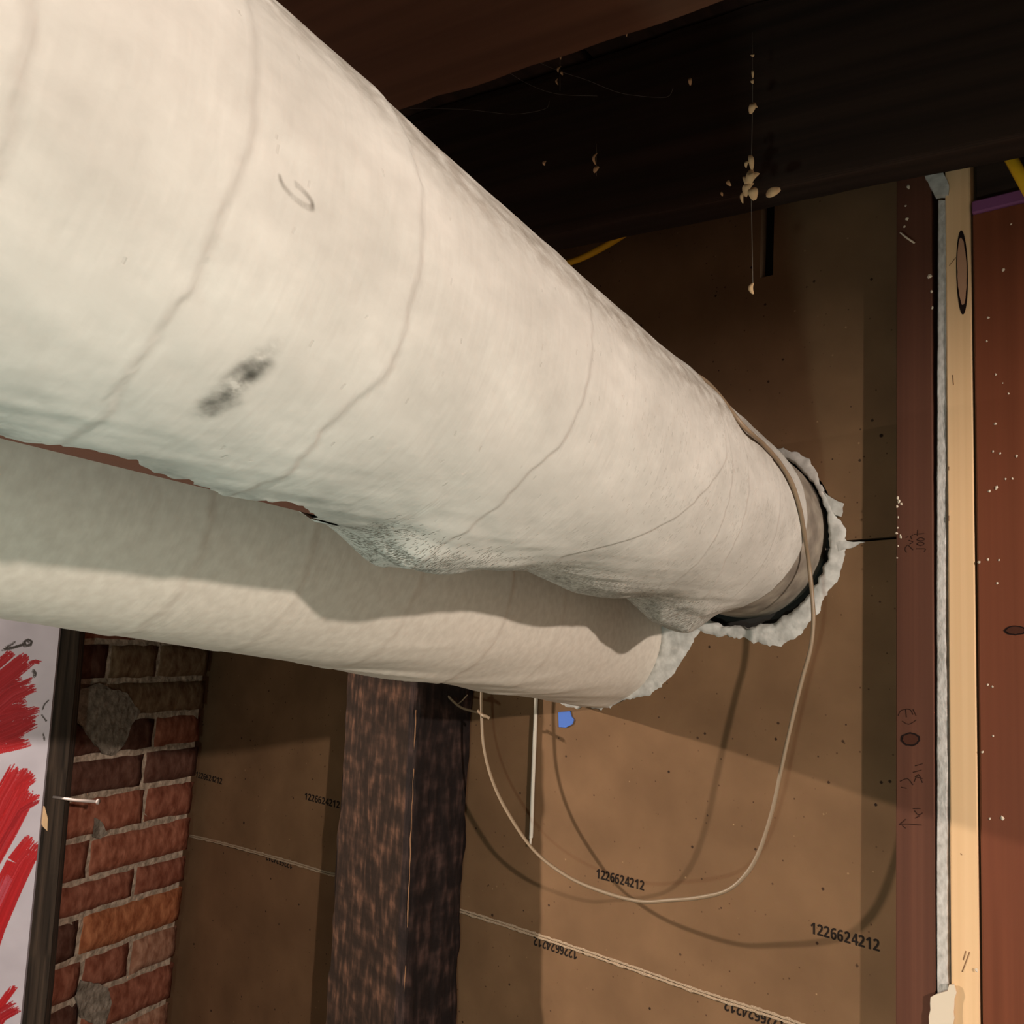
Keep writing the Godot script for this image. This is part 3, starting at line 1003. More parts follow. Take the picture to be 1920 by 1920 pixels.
# ---------------------------------------------------------------- timbers
func timbers() -> void:
	# far joist, near the wall
	var d := Vector3(1, 0, -0.155).normalized()
	var n := Vector3(0.155, 0, 1).normalized()
	var ln := func(c: float, x: float, y: float) -> Vector3: return Vector3(x, y, c - 0.155 * x)
	var foot := [ln.call(-1.122, -3.25, 2.1), ln.call(-1.066, -3.25, 2.1), ln.call(-1.066, -3.25, 2.378), ln.call(-1.122, -3.25, 2.378)]
	var head := [ln.call(-1.122, 0.42, 2.1), ln.call(-1.066, 0.42, 2.1), ln.call(-1.066, 0.42, 2.378), ln.call(-1.122, 0.42, 2.378)]
	var o := put("floor_joist", hewn_mesh(foot, head, 260, 14, 0.003, 0.006, 1), M.joist)
	tag(o, "blackened old floor joist spanning above the fiberboard wall, splinters hanging before it", "joist")
	foot = [ln.call(-0.717, -3.25, 2.1), ln.call(-0.49, -3.25, 2.1), ln.call(-0.49, -3.25, 2.375), ln.call(-0.717, -3.25, 2.375)]
	head = [ln.call(-0.717, 2.75, 2.1), ln.call(-0.49, 2.75, 2.1), ln.call(-0.49, 2.75, 2.375), ln.call(-0.717, 2.75, 2.375)]
	o = put("timber_girder", hewn_mesh(foot, head, 240, 16, 0.002, 0.005, 2), M.beam)
	tag(o, "wide brown ceiling timber crossing the top of the picture behind the upper pipe", "beam")
	# the old post
	var z0 := -1.045
	var z1 := -1.197
	var line := func(a: Vector3, b: Vector3, y: float) -> Vector3: return a + (b - a) * ((y - a.y) / (b.y - a.y))
	var fl := [onz(650, 1262, -1.145), onz(607, 1920, -1.145)]
	var fr := [onz(783, 1290, z0), onz(757, 1920, z0)]
	var br := [onz(893, 1300, z1), onz(859, 1920, z1)]
	var ft := []
	var hd := []
	for y in [0.0, 2.376]:
		var a: Vector3 = line.call(fl[0], fl[1], y)
		var b: Vector3 = line.call(fr[0], fr[1], y)
		var c: Vector3 = line.call(br[0], br[1], y)
		var e := Vector3(a.x + 0.03, y, c.z)
		var list := ft if y == 0.0 else hd
		list.append_array([a, b, c, e])
	o = put("wooden_post", hewn_mesh(ft, hd, 420, 22, 0.006, 0.016, 3), M.post)
	tag(o, "rough dark hewn timber post standing against the fiberboard under the lower pipe", "post")
	var edge := []
	for i in 60:
		var ey := lerpf(1.36, 0.9, i / 59.0)
		edge.append(line.call(fr[0], fr[1], ey) + Vector3(-0.005 + 0.002 * nz.get_noise_2d(i * 20.0, 4.0), 0, -0.0035))
	var we := put("worn_edge", tube_mesh(edge, 0.0009, 5, 1.0), M.scratch, o)
	we.set_meta("label", "pale bare wood along the worn corner")
	# studs, gypsum edge, plank at the right
	var V := Vector3(0, 0, 1)
	var s := thing("wall_stud", "narrow red-brown stud with pencil marks and a dark knot, left of the gypsum strip", "stud")
	var x0 := onz(1680, 1100, -1.162).x
	var x1 := onz(1750, 1100, -1.162).x
	put("board", block_mesh(Transform3D(Basis(), Vector3((x0 + x1) * 0.5, 1.19, -1.181)), Vector3(x1 - x0, 2.376, 0.038), 0.0012), M.red_stud, s)
	ring_knot(s, 1707, 1386, 18, 13, -1.162, M.dark_knot, M.knot_ring)
	for mk in [[[1700, 1036], [1697, 1029], [1702, 1022], [1708, 1027], [1712, 1031]], [[1706, 1020], [1712, 1016], [1704, 1013]], [[1699, 1008], [1703, 1006]], [[1710, 1011], [1708, 1006], [1712, 1003]],
			[[1718, 1029], [1735, 1029], [1733, 1034]], [[1719, 1020], [1725, 1016], [1733, 1019], [1727, 1023], [1719, 1020]], [[1719, 1012], [1726, 1008], [1734, 1011], [1727, 1014], [1719, 1012]], [[1714, 1002], [1733, 1000]], [[1720, 1005], [1721, 993]],
			[[1686, 1546], [1700, 1545], [1728, 1547]], [[1698, 1536], [1686, 1546]], [[1698, 1553], [1692, 1548]], [[1715, 1520], [1722, 1528], [1730, 1524]], [[1716, 1534], [1724, 1530]], [[1712, 1516], [1726, 1516]],
			[[1688, 1465], [1702, 1460], [1712, 1472]], [[1716, 1456], [1730, 1460]], [[1714, 1466], [1722, 1452], [1730, 1468]], [[1690, 1476], [1700, 1478]], [[1716, 1436], [1730, 1432]], [[1712, 1448], [1728, 1444]],
			[[1684, 1342], [1690, 1332], [1706, 1330], [1712, 1340]], [[1692, 1352], [1704, 1358], [1718, 1350]], [[1698, 1330], [1700, 1345]], [[1712, 1330], [1718, 1342]]]:
		var line2 := []
		for p in mk:
			line2.append(onz(p[0], p[1], -1.1617))
		put("pencil_mark", tube_mesh(smooth(line2, 3), 0.0005, 4), M.pencil, s)
	for p in [[1683, 934, 3], [1686, 940, 4], [1682, 950, 3], [1690, 945, 3], [1684, 970, 2], [1683, 990, 2], [1681, 1000, 3], [1688, 1003, 2], [1700, 410, 4], [1696, 425, 3], [1698, 386, 3], [1704, 352, 3], [1743, 519, 5], [1746, 547, 3], [1748, 577, 3], [1703, 350, 4], [1682, 1046, 2], [1689, 1007, 3], [1684, 1024, 2]]:
		crumb(s, "plaster_crumb", onz(p[0], p[1], -1.1615), p[2] * 0.0006)
	# gypsum board edge
	var g := thing("gypsum_strip", "rough grey broken edge of gypsum board squeezed between two studs", "gypsum board")
	var left := []
	var right := []
	for i in 90:
		var y := -60.0 + i * 24.0 + 340.0
		var l := lerpf(1757.5, 1755.0, clampf((y - 300.0) / 600.0, 0.0, 1.0))
		var rr := 1780.0 + (2.0 * nz.get_noise_2d(y * 3.0, 5.0) + 1.2 * nz.get_noise_2d(y * 14.0, 8.0)) + (4.0 if y > 1850.0 else 0.0) - 4.0 * smoothstep(500.0, 800.0, y) + 3.5 * smoothstep(1150.0, 1400.0, y)
		if y < 355.0:
			continue
		left.append(onz(l, y, -1.164))
		right.append(onz(rr, y, -1.164))
	strip_relief(g, "gypsum_core", left, right, 0.0020, M.gypsum)
	put("gypsum_chunk", plate_mesh(ragged(pxz([[1729, 322], [1762, 308], [1770, 330], [1782, 357], [1781, 370], [1756, 372], [1746, 356], [1737, 340]], -1.165), 0.005, 0.0012), Vector3(0.1, 0.1, 0.95).normalized(), 0.008), M.plaster, g)
	put("torn_paper", plate_mesh(ragged(pxz([[1745, 1870], [1757, 1866], [1776, 1858], [1781, 1845], [1790, 1843], [1793, 1862], [1789, 1886], [1787, 1960], [1744, 1960]], -1.158), 0.006, 0.0012), V, 0.003), M.crumb, g)
	# new pine stud
	var k := thing("pine_stud", "pale new pine stud with an oval patched knot, between gypsum and red plank", "stud")
	x0 = onz(1777.5, 1100, -1.160).x
	x1 = onz(1828, 1100, -1.160).x
	put("board", block_mesh(Transform3D(Basis(), Vector3((x0 + x1) * 0.5, 1.19, -1.179)), Vector3(x1 - x0, 2.376, 0.038), 0.0015), M.pine, k)
	var el := []
	var el2 := []
	for i in 40:
		var a := TAU * i / 40.0
		el.append(onz(1804 + 11.0 * sin(a) + 3.0 * cos(a) * -1.0 * 0.5, 511 - 79 * cos(a), -1.1601))
		el2.append(onz(1804 + 8.6 * sin(a) + 3.0 * cos(a) * -1.0 * 0.5, 509 - 63 * cos(a), -1.1599))
	put("knot_ring", plate_mesh(el, V, 0.0006), M.knot_ring, k)
	put("knot_patch", plate_mesh(ragged(el2, 0.004, 0.0004), V, 0.0012), M.knot, k)
	for mk in [[[1779, 875], [1779, 882]], [[1779, 967], [1779, 977]], [[1811, 1783], [1806, 1800]], [[1818, 1785], [1804, 1822]], [[1786, 703], [1788, 722]], [[1780, 498], [1792, 483]], [[1801, 1600], [1803, 1603]]]:
		var l3 := []
		for p in mk:
			l3.append(onz(p[0], p[1], -1.1598))
		put("scratch", tube_mesh(l3, 0.0005, 4), M.scratch, k)
	# red planks
	var rp := thing("plank_partition", "wide red-brown stained plank with paint specks at the right edge of the picture", "plank")
	x0 = onz(1832, 1100, -1.158).x
	var top := onz(1880, 388, -1.158).y
	for i in 3:
		var pw := 0.105
		put("plank", block_mesh(Transform3D(Basis(), Vector3(x0 + pw * (i + 0.5) + i * 0.004, top * 0.5, -1.168)), Vector3(pw, top, 0.02), 0.002), M.red_plank, rp)
	ring_knot(rp, 1904, 1182, 22, 9, -1.158, M.dark_knot, M.knot_ring)
	for p in [[1867, 702, 3], [1880, 718, 2], [1891, 738, 3], [1866, 795, 4], [1862, 846, 3], [1875, 850, 3], [1906, 855, 4], [1885, 898, 3], [1898, 897, 3], [1868, 914, 5], [1855, 921, 4], [1836, 1054, 5], [1852, 1049, 4], [1873, 1050, 3], [1870, 1094, 3], [1852, 1284, 3], [1861, 1288, 3], [1862, 1380, 3], [1842, 1410, 4], [1856, 1535, 3], [1879, 1534, 5], [1831, 1819, 4], [1853, 596, 4], [1850, 640, 3], [1881, 506, 5], [1896, 420, 3]]:
		crumb(rp, "paint_speck", onz(p[0], p[1], -1.1575), p[2] * 0.00045)
	var ps := put("painted_strip", block_mesh(Transform3D(Basis(), Vector3(x0 + 0.16, (onz(1860, 364, -1.15).y + onz(1860, 390, -1.15).y) * 0.5, -1.168)), Vector3(0.32, onz(1860, 366, -1.15).y - onz(1860, 390, -1.15).y, 0.03), 0.002), M.purple)
	tag(ps, "purple painted strip lying along the top of the red plank", "strip")
	var hb := put("header_board", block_mesh(Transform3D(Basis(), Vector3(x0 + 0.17, top + 0.15, -1.186)), Vector3(0.34, 0.25, 0.02), 0.002), M.joist)
	tag(hb, "dark board above the purple strip, behind the yellow strap", "board")
	# nail and splinter caught on the red stud
	var nl := put("finishing_nail", tube_mesh([onz(1688, 436, -1.152), onz(1700, 446, -1.152), onz(1715, 456, -1.156)], 0.0013, 7), M.crumb)
	tag(nl, "thin pale splinter stuck slanting on the upper part of the red stud", "splinter")

func crumb(parent: Node, called: String, at: Vector3, r: float) -> void:
	var st := begin()
	st.set_smooth_group(-1)
	var ring := []
	var n := 6
	for i in n:
		var a := TAU * i / n
		ring.append(at + Vector3(cos(a) * r * rng.randf_range(0.6, 1.2), sin(a) * r * rng.randf_range(0.7, 1.6), 0))
	var tip := at + Vector3(0, 0, r * 0.8)
	for i in n:
		tri(st, ring[i], ring[(i + 1) % n], tip, (ring[i] - at) + Vector3(0, 0, r))
		tri(st, ring[i], ring[(i + 1) % n], at - Vector3(0, 0, r * 0.4), (ring[i] - at) - Vector3(0, 0, r))
	put(called, done(st), M.crumb, parent)

func ring_knot(parent: Node, px: float, py: float, rx: float, ry: float, z: float, inner: Material, outer: Material) -> void:
	var a := []
	var b := []
	for i in 28:
		var t := TAU * i / 28.0
		var w := 1.0 + 0.12 * nz.get_noise_2d(cos(t) * 200.0, sin(t) * 200.0 + px)
		a.append(onz(px + cos(t) * rx * w, py + sin(t) * ry * w, z + 0.0001))
		b.append(onz(px + cos(t) * rx * 0.78 * w, py + sin(t) * ry * 0.75 * w, z + 0.0003))
	put("knot_ring", plate_mesh(a, Vector3(0, 0, 1), 0.0005), outer, parent)
	put("knot", plate_mesh(b, Vector3(0, 0, 1), 0.001), inner, parent)

func strip_relief(parent: Node, called: String, left: Array, right: Array, amp: float, m: Material) -> void:
	var rows := left.size() * 4 - 4
	var cols := 10
	var pts := PackedVector3Array()
	var uvs := PackedVector2Array()
	var mids := PackedVector3Array()
	for i in rows + 1:
		var f := float(i) / 4.0
		var k := mini(int(f), left.size() - 2)
		var a: Vector3 = left[k].lerp(left[k + 1], f - k)
		var b: Vector3 = right[k].lerp(right[k + 1], f - k)
		mids.append((a + b) * 0.5 - Vector3(0, 0, 1))
		for j in cols + 1:
			var u := float(j) / cols
			var p := a.lerp(b, u)
			var z := amp * (0.5 + 0.6 * nz.get_noise_2d(p.x * 2600.0, p.y * 900.0) + 0.35 * nz.get_noise_2d(p.x * 6000.0, p.y * 4000.0))
			if j == 0 or j == cols:
				z = -0.012
			pts.append(p + Vector3(0, 0, z))
			uvs.append(Vector2(p.x * 2.0, p.y))
	put(called, grid_mesh(rows, cols, pts, uvs, mids), m, parent)

# ---------------------------------------------------------------- brick pillar and painted panel
func masonry() -> void:
	var dir := Vector3(0.278, 0, 0.961).normalized()
	var n := Vector3(0.961, 0, -0.278).normalized()
	var o0 := onz(355, 1570, -1.165)
	o0.y = 0.0
	var pil := thing("brick_pillar", "old red brick pillar with crumbling grey mortar, between painted panel and fiberboard", "pillar")
	var xf := Basis(dir, Vector3.UP, n)
	put("mortar_bed", block_mesh(Transform3D(xf, o0 + dir * 0.19 + Vector3(0, 1.045, 0) - n * 0.187), Vector3(0.37, 2.09, 0.36), 0.004), M.mortar, pil)
	# courses: y at the right hand end, joints as sighted
	var ys := [1208, 1272, 1335, 1396, 1460, 1529, 1598, 1656, 1728, 1796, 1871, 1945]
	var yw := []
	for y in ys:
		yw.append(on(lerpf(388, 325, (y - 1220.0) / 700.0), y, n, o0).y)
	var joints := [[[205, 1262], [300, 1240]], [[205, 1270]], [[300, 1310]], [[281, 1370]], [[284, 1430]], [[181, 1520]], [[267, 1560]], [[163, 1672]], [[166, 1750], [257, 1705]], [[167, 1800]], [[156, 1850], [207, 1872], [240, 1862]], [[195, 1920]]]
	var tone := [[4, 5, 5], [5, 5], [4, 0], [4, 4], [0, 1], [1, 0], [1, 1], [4, 2], [1, 1, 3], [4, 1], [1, 4, 4, 3], [1, 0]]
	for c in range(-14, 20):
		var lo: float
		var hi: float
		var js := []
		var tn := []
		if c >= 0 and c < 11:
			hi = yw[c]
			lo = yw[c + 1]
			for p in joints[c]:
				var q := on(p[0], p[1], n, o0)
				js.append((q - o0).dot(dir))
			tn = tone[c]
		else:
			var step := 0.079
			hi = yw[0] - c * step if c < 0 else yw[11] - (c - 11) * step
			lo = hi - step
			js = [0.115] if c % 2 == 0 else [0.225]
			tn = [absi(c) % 4, (absi(c) + 1) % 3]
		if hi > 2.09 or lo < 0.02:
			continue
		js.sort()
		var edges := [0.0] + js + [0.375]
		for i in edges.size() - 1:
			var a: float = edges[i] + (0.0 if i == 0 else 0.0055)
			var b: float = edges[i + 1] - (0.0 if i == edges.size() - 2 else 0.0055)
			if b - a < 0.015:
				continue
			var w := b - a
			var hgt := hi - lo - 0.013
			# tone list runs from the near end to the far one in the sighting, edges from the far end
			var tone_i: int = tn[mini(tn.size() - 1, edges.size() - 2 - i)]
			var br := brick_mesh(w, hgt, 0.10)
			var at := o0 + dir * (a + b) * 0.5 + Vector3(0, (hi + lo) * 0.5, 0) - n * (0.05 - rng.randf_range(-0.001, 0.003))
			var tilt := Basis(Vector3(0, 0, 1), rng.randf_range(-0.012, 0.012))
			var ob := put("brick", br, M.brick[tone_i], pil)
			ob.transform = Transform3D(xf * tilt, at)
	# grey mortar smeared over the face
	for p in [[[150, 1290], [185, 1282], [235, 1300], [262, 1335], [245, 1360], [232, 1395], [215, 1415], [190, 1412], [165, 1380], [140, 1345]], [[152, 1836], [200, 1850], [206, 1880], [195, 1925], [150, 1910], [140, 1870]], [[176, 1530], [186, 1535], [200, 1562], [186, 1572], [174, 1568]]]:
		var ol := []
		for q in p:
			ol.append(on(q[0], q[1], n, o0 + n * 0.002))
		put("mortar_smear", plate_mesh(ragged(ol, 0.012, 0.003), n, 0.004), M.grey_mortar, pil)
	# the painted panel, on battens
	var pn := Vector3(0.81, 0, 0.586).normalized()
	var p0 := far(110, 1300, 1.63)
	var e0 := on(111, 1185, pn, p0)
	var e1 := on(38, 1920, pn, p0)
	var ed := (e0 - e1) / (e0.y - e1.y)
	var along := Vector3(-0.586, 0, 0.81).normalized()
	var b0 := e1 - ed * (e1.y - 0.12)
	var t0 := e1 + ed * (2.08 - e1.y)
	var pan := thing("painted_placard", "white board with loose brushed red paint strokes at the left edge", "board")
	var st := begin()
	st.set_smooth_group(-1)
	var W := 0.74
	var back := -pn * 0.012
	var cs := [b0, b0 + along * W, t0 + along * W, t0]
	var uv := [Vector2(0, 1), Vector2(1, 1), Vector2(1, 0), Vector2(0, 0)]
	quad(st, cs[0], cs[1], cs[2], cs[3], pn, uv[0], uv[1], uv[2], uv[3])
	quad(st, cs[0] + back, cs[1] + back, cs[2] + back, cs[3] + back, -pn)
	for i in 4:
		var a: Vector3 = cs[i]
		var b: Vector3 = cs[(i + 1) % 4]
		var mid: Vector3 = (cs[0] + cs[2]) * 0.5
		quad(st, a, b, b + back, a + back, (a + b) * 0.5 - mid)
	put("board", done(st), panel_material(pn, p0, b0, t0, along, W, ed), pan)
	# strip of old wood under its edge
	var pb := p0 - pn * 0.012
	var f0 := on(150, 1185, pn, pb)
	var f1 := on(84, 1920, pn, pb)
	var fd := (f0 - f1) / (f0.y - f1.y)
	var h0 := on(100, 1185, pn, pb)
	var h1 := on(26, 1920, pn, pb)
	var hd := (h0 - h1) / (h0.y - h1.y)
	var foot := []
	var head := []
	for y in [0.0, 2.09]:
		var a: Vector3 = f1 + fd * (y - f1.y)
		var b: Vector3 = h1 + hd * (y - h1.y)
		var lst := foot if y == 0.0 else head
		lst.append_array([a - pn * 0.001, b - pn * 0.001, b - pn * 0.045, a - pn * 0.045])
	var bt := put("wood_batten", hewn_mesh(foot, head, 300, 14, 0.0015, 0.004, 5), M.batten)
	tag(bt, "narrow dark weathered batten along the right edge of the painted panel", "batten")
	# the long screw
	var s0 := on(100, 1494, pn, pb + pn * 0.002)
	var s1 := on(183, 1503, pn, pb + pn * 0.028)
	var sc := thing("screw", "long pale screw sticking out of the dark batten in front of the bricks", "screw")
	put("shank", tube_mesh([s0, s0.lerp(s1, 0.5) + Vector3(0, -0.002, 0), s1], 0.0028, 8), M.steel, sc)
	put("head", tube_mesh([s1 - (s1 - s0).normalized() * 0.001, s1 + (s1 - s0).normalized() * 0.003], 0.0048, 12), M.steel, sc)
	var chip := put("bare_wood_chip", plate_mesh([on(76, 1508, pn, pb), on(84, 1512, pn, pb), on(90, 1535, pn, pb), on(89, 1558, pn, pb), on(81, 1550, pn, pb), on(72, 1532, pn, pb)], pn, 0.0012), M.pine, bt)
	chip.set_meta("label", "orange freshly split spot")

func brick_mesh(w: float, h: float, d: float) -> ArrayMesh:
	# front face as a worn grid, chamfered rim, plain sides
	var st := begin()
	st.set_smooth_group(0)
	var nx := maxi(3, int(w / 0.02))
	var ny := 4
	var off := Vector2(rng.randf() * 5.0, rng.randf() * 5.0)
	var p := []
	for i in nx + 1:
		var col := []
		for j in ny + 1:
			var x := (float(i) / nx - 0.5) * w
			var y := (float(j) / ny - 0.5) * h
			var ed := 0.0
			if i == 0 or i == nx or j == 0 or j == ny:
				ed = 0.006
			x += rng.randf_range(-0.002, 0.002)
			y += rng.randf_range(-0.002, 0.002)
			col.append(Vector3(x, y, d * 0.5 - ed + rng.randf_range(-0.0012, 0.0012)))
		p.append(col)
	for i in nx:
		for j in ny:
			var a: Vector3 = p[i][j]
			var b: Vector3 = p[i + 1][j]
			var c: Vector3 = p[i + 1][j + 1]
			var e: Vector3 = p[i][j + 1]
			quad(st, a, b, c, e, Vector3(0, 0, 1), Vector2(a.x, a.y) + off, Vector2(b.x, b.y) + off, Vector2(c.x, c.y) + off, Vector2(e.x, e.y) + off)
	var bk := Vector3(0, 0, -d)
	for i in nx:
		quad(st, p[i][0], p[i + 1][0], p[i + 1][0] + bk, p[i][0] + bk, Vector3(0, -1, 0))
		quad(st, p[i][ny], p[i + 1][ny], p[i + 1][ny] + bk, p[i][ny] + bk, Vector3(0, 1, 0))
	for j in ny:
		quad(st, p[0][j], p[0][j + 1], p[0][j + 1] + bk, p[0][j] + bk, Vector3(-1, 0, 0))
		quad(st, p[nx][j], p[nx][j + 1], p[nx][j + 1] + bk, p[nx][j] + bk, Vector3(1, 0, 0))
	return done(st)

func panel_material(pn: Vector3, p0: Vector3, b0: Vector3, t0: Vector3, along: Vector3, W: float, ed: Vector3) -> StandardMaterial3D:
	var w := 768
	var h := 2048
	var im := as_rgb(noise_image(w, h, 0.01, 3, 55), Color(0.76, 0.73, 0.77), Color(0.83, 0.80, 0.84))
	var to := func(px: float, py: float) -> Vector2:
		var q := on(px, py, pn, p0)
		var base := b0 + ed * (q.y - b0.y)
		return Vector2((q - base).dot(along) / W * w, (1.0 - (q.y - b0.y) / (t0.y - b0.y)) * h)
	var brush := func(line: Array, wide: float, c: Color, dry: float) -> void:
		for k in int(wide * 2.4):
			var s := rng.randf_range(-1.0, 1.0)
			var tone := c.lerp(Color(0.42, 0.03, 0.05), rng.randf() * 0.35).lerp(Color(0.93, 0.55, 0.60), rng.randf() * rng.randf() * 0.35)
			var f0 := rng.randf() * 0.12
			var f1 := 1.0 - rng.randf() * 0.22
			var gap := rng.randf() * 99.0
			for i in line.size() - 1:
				var a: Vector2 = line[i]
				var b: Vector2 = line[i + 1]
				var nn := (b - a).orthogonal().normalized() * s * wide * 0.5
				var steps := int(a.distance_to(b) * 1.5) + 1
				for q in steps:
					var f := (i + float(q) / steps) / (line.size() - 1)
					if f < f0 or f > f1 or nz.get_noise_2d(f * 260.0, gap * 37.0) < -0.75 + dry:
						continue
					var pt := a.lerp(b, float(q) / steps) + nn
					for dx in 2:
						var x := int(pt.x) + dx
						var y := int(pt.y)
						if x >= 0 and x < w and y >= 0 and y < h:
							im.set_pixel(x, y, im.get_pixel(x, y).lerp(tone, 0.8))
	var red := Color(0.68, 0.09, 0.12)
	var bright := Color(0.76, 0.09, 0.11)
	for s in [[[[-40, 1330], [10, 1318], [50, 1310]], 105, red, 0.32], [[[-40, 1300], [0, 1290], [30, 1280]], 60, Color(0.60, 0.08, 0.11), 0.2], [[[-40, 1385], [10, 1380], [45, 1372]], 50, red, 0.2], [[[-30, 1300], [20, 1262], [56, 1232]], 34, red, 0.3], [[[-30, 1345], [25, 1300], [66, 1282]], 30, red, 0.3], [[[-30, 1372], [30, 1345], [76, 1333]], 26, red, 0.3], [[[-30, 1395], [25, 1375], [68, 1352]], 24, red, 0.25], [[[-30, 1412], [20, 1402], [58, 1392]], 16, bright, 0.35], [[[55, 1244], [66, 1240], [78, 1243]], 7, red, 0.35], [[[-20, 1260], [10, 1235], [24, 1222]], 16, red, 0.5],
			[[[-30, 1590], [5, 1500], [42, 1436]], 40, bright, 0.05], [[[0, 1540], [35, 1470], [64, 1450]], 12, bright, 0.35], [[[-20, 1600], [20, 1530], [48, 1470], [66, 1456]], 16, bright, 0.3], [[[-30, 1640], [15, 1560], [56, 1480]], 34, bright, 0.05], [[[15, 1560], [45, 1510], [75, 1490]], 12, bright, 0.25],
			[[[-30, 1650], [5, 1580], [40, 1520], [74, 1500]], 10, red, 0.4], [[[-40, 1800], [0, 1690], [35, 1620], [70, 1575]], 46, bright, 0.02], [[[-40, 1860], [0, 1740], [30, 1670], [58, 1610]], 20, bright, 0.2], [[[-40, 1760], [-5, 1690], [18, 1640]], 18, Color(0.80, 0.32, 0.38), 0.3], [[[-30, 1930], [5, 1880], [28, 1848]], 14, bright, 0.3], [[[-30, 1960], [0, 1905], [34, 1885]], 28, red, 0.1],
			[[[-120, 1500], [-70, 1400], [-30, 1330]], 30, bright, 0.1], [[[-140, 1700], [-80, 1560], [-40, 1480]], 40, red, 0.15]]:
		var line := []
		for p in s[0]:
			line.append(to.call(p[0], p[1]))
		var scale: float = (line[0] as Vector2).distance_to(line[-1]) / Vector2(s[0][0][0], s[0][0][1]).distance_to(Vector2(s[0][-1][0], s[0][-1][1]))
		brush.call(line, s[1] * scale, s[2], s[3])
	# grey scribbles
	for s in [[[[6, 1218], [25, 1214], [44, 1208], [46, 1202], [52, 1200], [58, 1203], [56, 1209], [48, 1211], [44, 1206]], 5, 0.1], [[[10, 1214], [22, 1208], [28, 1203]], 3, 0.4], [[[62, 1258], [66, 1264], [63, 1270]], 5, 0.3], [[[78, 1340], [86, 1352], [88, 1350]], 2, 0.3], [[[80, 1330], [84, 1320], [92, 1312]], 2, 0.3], [[[80, 1376], [83, 1388]], 3, 0.5]]:
		var line := []
		for p in s[0]:
			line.append(to.call(p[0], p[1]))
		var scale2: float = 1.2
		for k in int(s[1] * 3):
			var dx: Vector2 = Vector2(rng.randf_range(-1, 1), rng.randf_range(-1, 1)) * s[1] * 0.5 * scale2
			for i in line.size() - 1:
				var a: Vector2 = line[i]
				var b: Vector2 = line[i + 1]
				for q in int(a.distance_to(b) * 1.5) + 1:
					if rng.randf() < s[2]:
						continue
					var pt: Vector2 = a.lerp(b, q / (a.distance_to(b) * 1.5 + 1.0)) + dx
					if pt.x >= 0 and pt.x < w and pt.y >= 0 and pt.y < h:
						im.set_pixelv(Vector2i(pt), im.get_pixelv(Vector2i(pt)).lerp(Color(0.25, 0.22, 0.21), 0.6))
	var m := mat(Color.WHITE, 0.5, 0.4)
	m.albedo_texture = tex(im)
	m.texture_repeat = false
	return m

